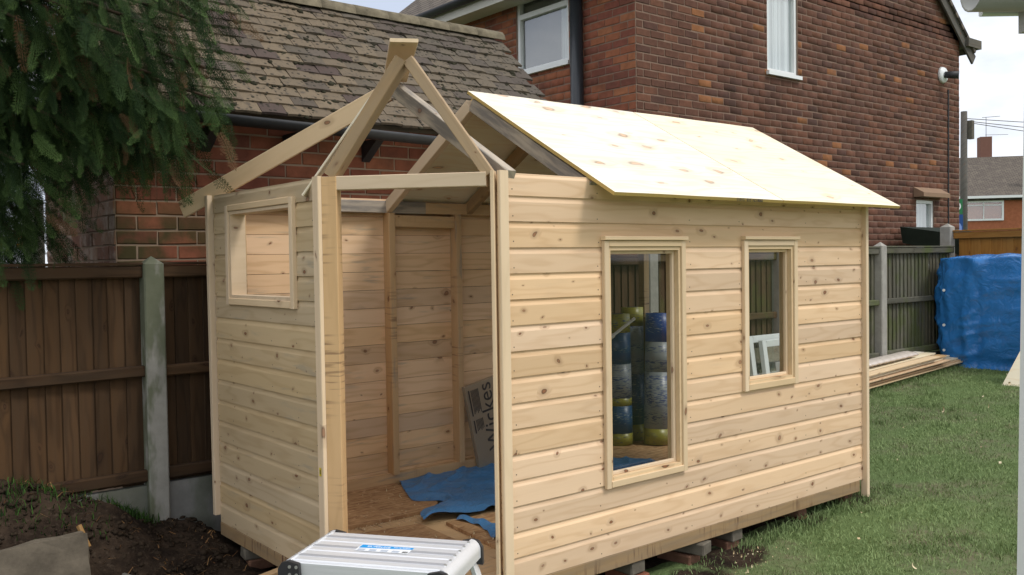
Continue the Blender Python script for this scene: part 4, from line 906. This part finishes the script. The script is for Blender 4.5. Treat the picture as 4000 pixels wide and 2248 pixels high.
# ------------------------------------------------------------------ lawn
def lawn_pos(n, r_):
    d = r_.uniform(0, 1, n)**1.5; x = -1+d*10.5; y = r_.uniform(-3.6, 2.12, n)
    u, v, z = project(np.stack([x, y, gz(x, y)], 1)); k = (z > .8) & (u > 1150) & (u < 2900) & (v < 1650)
    x, y = x[k], y[k]; s = soilmask(x, y); k = r_.uniform(0, 1, len(x)) > s*1.05
    k &= ~((x > -.6) & (x < 2.92) & (y > .05)); x, y = x[k], y[k]
    k = r_.uniform(0, 1, len(x)) < np.array([.55+.9*mnoise.noise(Vector((a*2.2, b*2.2, 4))) for a, b in zip(x, y)])+.25; x, y = x[k], y[k]
    return np.stack([x, y, gz(x, y)-.002], 1)
V, F, c = blades(400000, lawn_pos, (.012, .034), (.0028, .0052), 1.3, 5)
P0 = V.reshape(-1, 5, 3)[:, 0]; pn = np.array([mnoise.noise(Vector((a*1.3, b*1.3, 0))) for a, b in P0[:, :2]]); c = np.clip(c*.7+.15+.35*pn, 0, 1)
tag(big_mesh('lawn_grass', V, F, M_GRASS, kind='stuff', attrs={'rnd': ('FACE', rep3(c))}), 'short worn lawn grass beside the summerhouse', 'grass')
def tuft_pos(n, r_):
    c0 = [(2.98, t) for t in np.linspace(.05, 1.9, 16)]+[(t, -.02) for t in np.linspace(1.7, 2.9, 12)]+[(t, 1.72) for t in np.linspace(4.5, 8., 26)]+[(r_.uniform(1, 7), r_.uniform(-2.2, 1.5)) for _ in range(60)]
    k = r_.integers(0, len(c0), n); q = np.array(c0)[k]+r_.normal(0, .05, (n, 2)); q = q[~((q[:, 0] < 2.93) & (q[:, 1] > .12))]
    return np.stack([q[:, 0], q[:, 1], gz(q[:, 0], q[:, 1])-.002], 1)
V, F, c = blades(9000, tuft_pos, (.025, .07), (.003, .006), 1.0, 15)
tag(big_mesh('grass_tufts', V, F, M_GRASS, kind='stuff', attrs={'rnd': ('FACE', rep3(c*.6))}), 'longer grass tufts along the shed foot and timber pile', 'grass')
# wood shavings on the lawn and sawdust on the deck
def curl_mesh(spots, seed):
    r_ = random.Random(seed); m = MB(); cols = []
    for x, y, z, sc in spots:
        a = r_.uniform(0, 6.28); n = 5; rad_ = sc*r_.uniform(.2, .6); wd_ = sc*r_.uniform(.25, .5); arc = r_.uniform(.6, 3.2); v = []
        for i in range(n+1):
            t = arc*i/n; px, pz = rad_*math.sin(t), rad_*(1-math.cos(t))
            for s in (-.5, .5): v.append((x+px*math.cos(a)-s*wd_*math.sin(a), y+px*math.sin(a)+s*wd_*math.cos(a), z+pz))
        m.add(v, [(2*i, 2*i+1, 2*i+3, 2*i+2) for i in range(n)]); cols += [r_.random()]*n
    return m, cols
sp = []
while len(sp) < 70:
    x = random.uniform(.2, 8); y = random.uniform(-2.6, 1.9)
    if x < 2.95 and y > -.12: continue
    u, v, z = project([(x, y, float(gz(x, y)))])
    if 1300 < u[0] < 2650 and v[0] < 1550 and z[0] > 1: sp.append((x, y, float(gz(x, y))+.022, random.choice((.012, .018, .03, .045))))
for x, y in ((1.5, -.18), (1.35, -.3), (1.7, -.1), (1.1, -.35), (.9, -.4)):
    for i in range(14): xx, yy = x+random.gauss(0, .12), y+random.gauss(0, .1); sp.append((xx, min(yy, .05), float(gz(xx, yy))+.008, .018))
m, cc = curl_mesh(sp, 5); big_mesh('wood_shavings', np.array(m.v), np.array(m.f), M_SHAV, kind='stuff', attrs={'rnd': ('FACE', cc)})
sp = []
for i in range(380):
    t = random.random(); k = random.random()
    if k < .45: x, y, z = -.45+.8*t+random.gauss(0, .02), 1.155-random.expovariate(30), .023
    elif k < .7: x, y, z = random.uniform(-.45, .5), random.uniform(1.2, 1.8), .041
    elif k < .9: x, y, z = random.gauss(.35, .12), random.gauss(.5, .1), .043
    else: x, y, z = random.uniform(-.4, .15), random.uniform(.62, 1.05), .037
    sp.append((x, y, z, random.uniform(.006, .016)))
m, cc = curl_mesh(sp, 9); big_mesh('sawdust', np.array(m.v), np.array(m.f), M_SHAV, kind='stuff', attrs={'rnd': ('FACE', cc)})

# ------------------------------------------------------------------ right side: timber pile, tarpaulin bundle, leaning sheet, white frames
z = .085
for i in range(30):
    row, colm = divmod(i, 3); lift = .0165*row; x0 = 4.2+random.uniform(-.1, .1); x1 = 8.22-random.choice((0, .06, .12, .2, .3))-.062*row
    y = 2.05-.120*colm+random.uniform(-.022, .022)-(.05 if row % 4 == 1 else 0); zz0 = float(gz(x0, y)); zz1 = float(gz(8., y)); zl = lambda x: .03+.0+lift+np.interp(x, [4, 6.3, 8], [-.05, .08, .15])
    o = beam('loose_board', (x0, y, zl(x0)+.01), (x1, y+random.uniform(-.03, .02), zl(x1)+.01+random.uniform(0, .008)), .014, .115, random.choice((M_TRIM, M_PLY, M_PINE, M_PLY, M_STUD)), None, c=.002)
    tag(o, 'loose pine cladding board in the long pile lying along the grey fence', 'timber board', 'cladding boards piled by the fence')
m = MB(); n = 14; V = []
for i in range(31):
    for k in range(n):
        t = 2*math.pi*k/n; x = 6.2+1.0*i/30; V.append((x, 1.93+.10*math.cos(t)*(1+.1*math.sin(i*1.7+k)), np.interp(x, [4, 6.3, 8], [-.05, .08, .15])+.230+.03*math.sin(t)*(1+.2*math.sin(i*2.3+k*3))))
m.add(V, [(i*n+k, i*n+(k+1) % n, (i+1)*n+(k+1) % n, (i+1)*n+k) for i in range(30) for k in range(n)]+[tuple(range(n-1, -1, -1)), tuple(range(30*n, 31*n))])
s = NT('clear_wrap'); pm = s.done((.62, .55, .48), .2, .6); tag(m.build('wrapped_boards', pm, None, True), 'shiny shrink-wrapped bundle of boards on top of the timber pile', 'wrapped bundle')
def tarp_bundle():
    x0, x1, y0, y1 = 8.02, 8.62, .35, 2.02; zb, zt = .13, 1.385; nu, nv = 160, 70; V = []
    for j in range(nv+1):
        v = j/nv
        for i in range(nu):
            t = 2*math.pi*i/nu; ct, st_ = math.cos(t), math.sin(t); e = .45
            px = math.copysign(abs(ct)**e, ct); py = math.copysign(abs(st_)**e, st_)
            if v < .80: zz = zb+(zt-zb)*(v/.80); k = 1.
            else:
                q_ = (v-.80)/.20; zz = zt+.035*math.sin(q_*1.57); k = (1-q_)**.55 if q_ < 1 else 0.
            hgt = (zz-zb)/(zt-zb); bulge = 1+.05*math.sin(hgt*3.1)-.05*max(0, .12-hgt)/.12
            cx, cy = (x0+x1)/2, (y0+y1)/2; x = cx+px*(x1-x0)/2*k*bulge; y = cy+py*(y1-y0)/2*k*bulge
            nx_, ny_ = ct, st_
            pl = .060*mnoise.noise(Vector((px*2.2+y*3.6, py*1.5, hgt*.9)))+.05*(1-abs(mnoise.noise(Vector((y*6, px*5, hgt*1.2+1)))))**5+.012*mnoise.fractal(Vector((x*7, y*7, zz*7)), 1., 2., 4)
            pl += .035*(1-abs(mnoise.noise(Vector((y*2.5+hgt*2, px*3, hgt*5+4)))))**7
            if hgt < .04: pl += .05*(1-hgt/.04)
            sag = .04*mnoise.noise(Vector((x*3, y*3, 2)))*(1 if v > .78 else 0)
            V.append((x+nx_*pl, y+ny_*pl, zz+sag))
    F = [(j*nu+i, j*nu+(i+1) % nu, (j+1)*nu+(i+1) % nu, (j+1)*nu+i) for j in range(nv) for i in range(nu)]
    o = big_mesh('tarpaulin_bundle', V, F, M_TARP, kind=None, smooth=True); tag(o, 'tall stack wrapped in shiny bright blue tarpaulin by the garden corner', 'tarpaulin')
    for zz in (.62, 1.02, .33): 
        m = MB(); c = np.array([8.03, 1.985, zz]); m.tube([(7.985, 1.93, zz), (7.978, 1.925, zz)], .016, 10); m.build('eyelet', M_RIV, o)
tarp_bundle()
o = slab_roof('plywood_sheet', (7.05, .90, .10), (7.12, -.25, .10), (7.86, -.2, 1.15), (7.80, .66, 1.15), .012, M_PLY, None); tag(o, 'pale plywood sheet leaning against the blue tarpaulin bundle', 'plywood sheet')
def lean_frame(x0, x1, zt, y, label, dz=0):
    g = empty('window_frame', ((x0+x1)/2, y, float(gz(x0, y))), label, 'window frame', 'old white window frames leaning by the fence')
    zb = float(gz(x0, y)); fw2 = .062
    A = lambda x, z: (x, y+.14*(z-zb), z)
    for a, b in ((A(x0+fw2/2, zb), A(x0+fw2/2, zt)), (A(x1-fw2/2, zb), A(x1-fw2/2, zt))): beam('stile', a, b, fw2, .045, M_UPVC, g, up=(1, 0, 0))
    for z_ in (zb+fw2/2, zt-fw2/2): beam('rail', A(x0+fw2, z_), A(x1-fw2, z_), fw2, .044, M_UPVC, g)
    beam('glazing_bar', A(x0+fw2, (zb+zt)/2), A(x1-fw2, (zb+zt)/2), .03, .03, M_UPVC, g)
    c = [A(x0+fw2, zb+fw2), A(x1-fw2, zb+fw2), A(x1-fw2, zt-fw2), A(x0+fw2, zt-fw2)]; mesh_obj('pane', c, [(0, 1, 2, 3)], M_HGLASS, None, g)
lean_frame(4.50, 5.35, .70, 1.98, 'rearmost large white window frame leaning on the fence'); lean_frame(4.60, 5.3, .66, 1.91, 'middle white window frame leaning in front of a larger one'); lean_frame(4.72, 5.2, .46, 1.84, 'smallest white window frame at the front of the leaning set')
# dark lean-to store behind the fence
g = empty('log_store', (10.4, 3.0, .05), 'low dark green felt-roofed store standing against the house wall behind the fence', 'store')
MD = plain('dark_felt', (.014, .022, .015), .9, var=.5, scale=9)
m = MB(); m.add([(9.93, 2.62, 1.42), (11.02, 2.62, 1.42), (11.02, 3.45, 1.60), (9.93, 3.45, 1.60), (9.90, 2.60, 1.69), (11.05, 2.60, 1.69), (11.05, 3.47, 1.83), (9.90, 3.47, 1.83)], BOXF); m.build('roof', MD, g)
for x, y in ((9.98, 2.68), (10.97, 2.68), (9.98, 3.4), (10.97, 3.4)): beam('post', (x, y, .04), (x, y, 1.5), .07, .07, M_OLDW, g, up=(1, 0, 0))
for i in range(11): beam('board', (9.97, 2.64, .14+.125*i), (10.98, 2.64, .14+.125*i), .118, .018, M_OLDW, g)

# ------------------------------------------------------------------ near porch corner at the right edge of the plot
pc = empty('porch', (-.40, -2.45, float(gz(-.4, -2.45))), 'white plastic porch corner post with gutter overhead', 'porch')
pl_, ph_ = Vector(ray_at(2550, 1800, 1.9)), Vector(ray_at(2579, -120, 1.9)); rr = Vector((CR[0], CR[1], 0)).normalized(); ff_ = Vector((CF[0], CF[1], 0)).normalized()
m = MB(); v = []
for P in (pl_, ph_):
    for a, b in ((0, 0), (.06, 0), (.06, .09), (0, .09)): v.append(P+rr*(a+.052)+ff_*b)
m.add(v, BOXF); m.build('post', M_UPVC, pc)
g0 = Vector(ray_at(2444, -32, 2.2)); g1 = g0+rr*1.3
half_gutter('gutter', g0, g1, .058, plain('grey_gutter', (.36, .36, .33), .45, var=.15), pc)
beam('fascia', g0+ff_*-.0+rr*.06+Vector((ff_.x*.075, ff_.y*.075, .02)), g1+Vector((ff_.x*.075, ff_.y*.075, .02)), .14, .02, M_UPVC, pc)
o0 = g0+rr*.165; m = MB(); m.box(-.034, .034, -.034, .034, -.105, -.045)
mesh_obj('outlet', m.v, m.f, plain('grey_outlet', (.36, .36, .34), .45), Matrix.Translation(o0) @ Matrix.Rotation(math.atan2(rr.y, rr.x), 4, 'Z'), pc)
beam('head_beam', ph_+rr*.12+ff_*.05+Vector((0, 0, .05)), ph_+rr*1.6+ff_*.05+Vector((0, 0, .05)), .10, .08, M_UPVC, pc)

# ------------------------------------------------------------------ far street: house, pole, sign
fd = 60.0
def far_pt(u, v, d=fd): return Vector(ray_at(u, v, d))
fh = empty('far_house', (far_pt(2500, 560).x, far_pt(2500, 560).y, 0), 'distant orange brick house with brown tiled roof and chimney across the street', 'house')
A0 = far_pt(2396, 505); fr_ = rr; A0 = Vector((A0.x, A0.y, 0)); ang = R_(12); fU = (rr*math.cos(ang)-ff_*math.sin(ang)).normalized(); fN = Vector((-fU.y, fU.x, 0)); 
if fN.dot(ff_) > 0: fN = -fN
MFB = plain('far_brick', (.34, .125, .065), .95, .1, var=.35, scale=6)
FE = 5.05; LW = 14.0
def fp(u, z, q=0): return A0+fU*u+Vector((0, 0, z))-fN*q
m = MB(); m.add([fp(0, 0), fp(LW, 0), fp(LW, 0, 8), fp(0, 0, 8), fp(0, FE), fp(LW, FE), fp(LW, FE, 8), fp(0, FE, 8)], BOXF); m.build('wall', MFB, fh)
rfo = slab_roof('roof', fp(-.4, FE-.05, -.4), fp(LW+.4, FE-.05, -.4), fp(LW+.4, FE+3.0, 4), fp(-.4, FE+3.0, 4), .2, M_HROOF, fh)
slab_roof('roof', fp(LW+.4, FE-.05, 8.4), fp(-.4, FE-.05, 8.4), fp(-.4, FE+3.0, 4), fp(LW+.4, FE+3.0, 4), .2, M_HROOF, fh)
m = MB(); cq = [fp(a, z_, q) for z_ in (FE+2.2, FE+4.4) for a, q in ((2.75, 4), (3.5, 4), (3.5, 4.8), (2.75, 4.8))]; m.add(cq, BOXF); ch = m.build('chimney', plain('far_chimney_brick', (.20, .10, .075), .95), rfo)
m = MB(); m.tube([fp(3.2, FE+4.3, 4.3), fp(3.2, FE+5.75, 4.3)], .018, 6); m.tube([fp(2.95, FE+5.75, 4.3), fp(4.1, FE+5.8, 4.3)], .016, 6); m.tube([fp(3.15, FE+4.55, 4.3), fp(4.6, FE+4.52, 4.3)], .013, 6); m.build('aerial', M_OLDW, ch)
m = MB(); m.tube([fp(4.6, FE+.7, .7), fp(4.6, FE+2.0, .7)], .16, 10); m.build('flue', M_UPVC, rfo)
beam('gutter', fp(-.3, FE-.0, -.5), fp(LW, FE, -.5), .16, .14, M_UPVC, fh)
for a, b, bars in ((.55, 3.05, [('v', 1.85), ('h', 4.55)]), (6.1, 9.5, [('v', 7.6), ('h', 4.45), ('v', 8.6)])): window(fh, A0+fN*.05, fU, fN, a, b, 3.55, 4.85, bars, M_UPVC, inset=-.04, fw=.12, sill=.0, room=False, glass=M_HGLASS)
m = MB(); pb = far_pt(2424, 600, 40.); m.tube([(pb.x, pb.y, -.2), (pb.x+.05, pb.y, 7.6)], [.17, .13], 10)
tp = empty('telegraph_pole', (pb.x, pb.y, 0), 'grey wooden telegraph pole with cables beside the house corner', 'telegraph pole'); m.build('pole', M_OLDW, tp, True)
m = MB(); m.box(pb.x+.13, pb.x+.36, pb.y-.3, pb.y-.1, 6.4, 7.2); m.build('junction_box', M_OLDW, tp)
for zz, dz in ((7.3, -.35), (7.15, -1.6), (7.2, -1.0)):
    a = Vector((pb.x, pb.y, zz)); m = MB(); m.tube([a+rr*(14*t)+Vector((0, 0, dz*t-.25*math.sin(math.pi*t))) for t in [i/12 for i in range(13)]], .016, 5); m.build('cable', M_OLDW, tp)
sb = Vector(ray_at(2400, 545, 24.)); sg = empty('sale_sign', (sb.x, sb.y, 0), 'blue and green estate sign on a post half hidden by the house corner', 'sign')
def sp_(a, z_, q=0): return Vector((sb.x, sb.y, 0))+rr*a+ff_*q+Vector((0, 0, z_))
m = MB(); m.tube([sp_(-.02, -.1, .05), sp_(-.02, 2.9, .05)], .04, 8); m.build('post', M_WHITE, sg)
m = MB(); m.add([sp_(-.5, 1.75), sp_(.235, 1.75), sp_(.235, 1.75, .02), sp_(-.5, 1.75, .02), sp_(-.5, 2.46), sp_(.235, 2.46), sp_(.235, 2.46, .02), sp_(-.5, 2.46, .02)], BOXF); bd = m.build('board', M_DBLUE, sg)
m = MB(); m.add([sp_(-.5, 2.47), sp_(.225, 2.47), sp_(.225, 2.47, .02), sp_(-.5, 2.47, .02), sp_(-.5, 2.86), sp_(.225, 2.86), sp_(.225, 2.86, .02), sp_(-.5, 2.86, .02)], BOXF); bd2 = m.build('board', M_GREEN, sg)
rz = math.atan2(rr.y, rr.x)
text_mesh('LD', .34, M_WHITE, Matrix.Translation(sp_(-.02, 2.66, -.012)) @ Matrix.Rotation(rz, 4, 'Z') @ Matrix.Rotation(R_(90), 4, 'X'), bd2); text_mesh('mp', .26, M_WHITE, Matrix.Translation(sp_(.03, 1.90, -.012)) @ Matrix.Rotation(rz, 4, 'Z') @ Matrix.Rotation(R_(90), 4, 'X'), bd)
m = MB(); m.add([sp_(-.02, 2.1, -.008)+rr*.22*math.cos(t)+Vector((0, 0, .20*math.sin(t))) for t in [i*math.pi/12 for i in range(24)]], [tuple(range(24))]); m.build('emblem', flat('sign_pale_blue', (.20, .30, .62)), bd)

# ------------------------------------------------------------------ conifer
def frond(seed):                        # flat drooping spray, axis along +x (base to tip), spread in y
    r_ = random.Random(seed); V = []; T = []
    def leaf(p, d, ln, wd_, k):
        d = d.normalized(); s = Vector((-d.y, d.x, 0))*wd_
        b = len(V); V.extend([p-s*.4, p+d*ln*.45-s, p+d*ln, p+d*ln*.45+s]); T.append((b, b+1, b+2, b+3, k))
    n = 15
    for i in range(n):
        t = (i+.5)/n; p = Vector((t, .02*math.sin(t*5), -.10*t*t))
        for s in (-1, 1):
            ln = .30*(1-t)**.6*(.35+min(1, t*3.2)*.65)*r_.uniform(.6, 1.25)+.04; d = Vector((1., s*.52, -.15))
            m_ = max(2, int(ln/.055))
            for k in range(m_):
                q = p+d*ln*((k+.3)/m_)+Vector((0, 0, -.10*(k/m_)**2*ln*2)); lt = .115*(1-.45*k/m_)
                leaf(q, d+Vector((.25, -s*.55, r_.uniform(-.2, .2))), lt, .0062, t*.5+.5*k/m_); leaf(q, d+Vector((-.1, s*.6, r_.uniform(-.2, .2))), lt*.9, .0062, t*.5+.5*k/m_)
    leaf(Vector((.97, 0, -.10)), Vector((1, 0, -.2)), .14, .009, 1)
    return np.array([tuple(v) for v in V]), np.array([q[:4] for q in T]), np.array([q[4] for q in T])
FR = [frond(i) for i in range(6)]
tree = empty('conifer', (-2.75, 3.35, 0), 'large dark green conifer with drooping sprays overhanging the fence and outhouse roof', 'tree')
def conifer():
    r_ = np.random.default_rng(11); trunk = Vector((-2.75, 3.35, 0)); m = MB(); m.tube([trunk+Vector((0, 0, -.1)), trunk+Vector((.05, 0, 2)), trunk+Vector((0, .05, 5)), trunk+Vector((0, 0, 8.5))], [.17, .14, .09, .02], 12); m.build('trunk', M_BARK, tree, True)
    tips = [(20, 380, 4.7), (60, 430, 4.6), (100, 470, 4.7), (-10, 430, 4.8), (90, 540, 4.8), (40, 600, 4.8), (75, 560, 4.9), (5, 640, 4.8), (-30, 620, 4.9), (585, 45, 4.75), (530, 20, 5.0), (545, 120, 4.7), (520, 190, 4.9), (560, 235, 4.7), (572, 310, 4.72), (490, 290, 4.9), (470, 350, 4.7), (430, 420, 4.65), (445, 465, 4.85), (380, 390, 4.9), (330, 430, 4.7), (300, 330, 4.6), (250, 440, 4.8), (215, 480, 4.7), (180, 420, 4.6), (150, 500, 4.75), (110, 560, 4.8), (130, 470, 5.0), (60, 590, 4.9), (20, 620, 4.9), (30, 500, 5.1), (-20, 560, 4.9), (260, 250, 4.5), (380, 250, 4.5), (160, 300, 4.5), (60, 260, 4.6), (420, 140, 4.5), (300, 140, 4.4), (180, 130, 4.4), (60, 120, 4.4), (480, 60, 4.5), (350, 30, 4.4), (220, 20, 4.4), (90, 10, 4.4), (-40, 100, 4.5), (-60, 320, 4.6), (-80, 480, 4.8), (400, 320, 4.55), (330, 200, 4.4)]
    bp = []; mb = MB()
    for (u, v, d) in tips:
        tip = Vector(ray_at(u-(45 if u > 500 else 0), v-(105 if 90 < u < 340 else 15 if u <= 90 and v > 400 else 65), d)); bp.append(tip)
    for k in range(34):                  # rest of the crown, out of the picture above and to the left
        a = r_.uniform(0, 2*np.pi); zz = r_.uniform(2.4, 7.5); rad_ = (1.9-.2*zz)*r_.uniform(.8, 1.05)+.5
        tip = trunk+Vector((math.cos(a)*rad_, math.sin(a)*rad_, zz-.3))
        bp.append(tip)
    for k in range(26):                  # unseen boughs added over the border, above the frame, to shade it
        tip = Vector((r_.uniform(-2.7, -1.25), r_.uniform(1.6, 3.0), r_.uniform(3.1, 5.2))); bp.append(tip)
    allV, allF, allC = [], [], []; nb = 0
    for bi_, tip in enumerate(bp):
        vis = bi_ < len(tips); z0 = max(tip.z+.25, 1.9); base = Vector((trunk.x, trunk.y, z0)); 
        path = [base.lerp(tip, t)+Vector((0, 0, .35*math.sin(math.pi*t)*(1-t*.4))) for t in [i/8 for i in range(9)]]
        mb.tube(path, [.028*(1-i/9)+.004 for i in range(9)], 5)
        nf = 135 if vis else 34; out = (tip-base); out.z = 0; out.normalize()
        for k in range(nf):
            t = 1-r_.uniform(0, 1)**1.25*.62; i = min(int(t*8), 7); p = path[i].lerp(path[i+1], t*8-i)
            p = p+Vector((r_.normal(0, .085), r_.normal(0, .085), r_.normal(-.03, .075)))
            sc = r_.uniform(.07, .27)*(1.0 if vis else 1.6); az = math.atan2(out.y, out.x)+r_.normal(0, 1.0); el = -r_.uniform(.6, 1.5)
            x = Vector((math.cos(az)*math.cos(el), math.sin(az)*math.cos(el), math.sin(el))); y = x.cross(Vector((r_.normal(0, 1), r_.normal(0, 1), r_.normal(0, .6)))).normalized(); zv = x.cross(y)
            fv, ff2, fc = FR[r_.integers(0, 6)]; B = np.array([x, y, zv]); V = fv*sc @ B+np.array(p)
            lum = r_.uniform(0, 1)**2.2*.75+.12*t; allV.append(V); allF.append(ff2+nb); nb += len(V); allC.append(np.ones(len(fc)) if r_.uniform() < .035 else np.clip(fc*.42+lum-.15, 0, .95))
    mb.build('limbs', M_BARK, tree, True)
    tb = np.array(WM[tree.name].translation)
    o = big_mesh('crown', np.concatenate(allV)-tb, np.concatenate(allF), M_CON, parent=tree, kind='stuff', attrs={'rnd': ('FACE', np.concatenate(allC))}, M=Matrix.Translation(tb))
    print('conifer quads', len(o.data.polygons))
conifer()
# ------------------------------------------------------------------ garden beyond the fence at the left
def shrub(name, cx, cy, z0, rx, rz_, n, mat, label, seed):
    r_ = np.random.default_rng(seed); d = r_.normal(0, 1, (n, 3)); d /= np.linalg.norm(d, axis=1)[:, None]; q = r_.uniform(.35, 1, n)**.5; P = np.stack([cx+d[:, 0]*rx*q, cy+d[:, 1]*rx*q, z0+rz_+d[:, 2]*rz_*q], 1)
    a = r_.normal(0, 1, (n, 3)); a /= np.linalg.norm(a, axis=1)[:, None]; b = np.cross(a, r_.normal(0, 1, (n, 3))); b /= np.linalg.norm(b, axis=1)[:, None]; s = r_.uniform(.02, .05, n)[:, None]
    V = np.stack([P-a*s, P+b*s*.5, P+a*s, P-b*s*.5], 1).reshape(-1, 3); F = np.arange(4*n).reshape(-1, 4)
    g = empty(name, (cx, cy, 0), label, 'shrub'); tb = np.array([cx, cy, 0]); m = MB()
    for i in range(5): m.tube([(cx, cy, -.02), (cx+r_.normal(0, rx*.2), cy+r_.normal(0, rx*.2), z0+rz_*.7), (cx+r_.normal(0, rx*.5), cy+r_.normal(0, rx*.5), z0+rz_*1.5)], [.02, .014, .005], 5)
    m.build('stems', M_BARK, g)
    big_mesh('foliage', V-tb, F, mat, parent=g, kind='stuff', attrs={'rnd': ('FACE', r_.uniform(0, 1, n))}, M=Matrix.Translation(tb)); return g
sh = shrub('garden_shrub', -1.55, 6.2, .2, .8, .85, 5000, M_SHRUB, 'leafy shrub with orange flowers behind the trellis beyond the fence', 4)
m = MB()
for (u, v) in ((30, 600), (52, 620), (22, 632), (46, 596), (12, 610)):
    p = ray_at(u, v, 7.3); q = iv*.035+p; m.add([tuple(x) for x in q], [tuple(x) for x in iff])
m.build('blossom', M_FLOWER, sh, True)
tr = empty('trellis', (-1.2, 5.0, 0), 'white wire trellis screen beyond the fence beside a grey post', 'trellis')
t0 = Vector(ray_at(-60, 600, 7.0)); 
for i in range(14): p = t0+rr*(.085*i); beam('upright', (p.x, p.y, .1), (p.x, p.y, 1.80), .008, .008, M_SOFF, tr, up=(1, 0, 0))
for k in range(16): p0, p1 = t0, t0+rr*1.1; beam('crosswire', (p0.x, p0.y-.01, .25+.1*k), (p1.x, p1.y-.01, .25+.1*k), .008, .008, M_SOFF, tr)
p = ray_at(84, 600, 6.9); o = beam('garden_post', (p[0], p[1], -.1), (p[0], p[1], 1.95), .12, .10, M_CONC, None, up=tuple(rr)); tag(o, 'flaking grey post standing at the end of the outhouse wall', 'post')
scene.cycles.max_bounces = 8; scene.cycles.transparent_max_bounces = 12
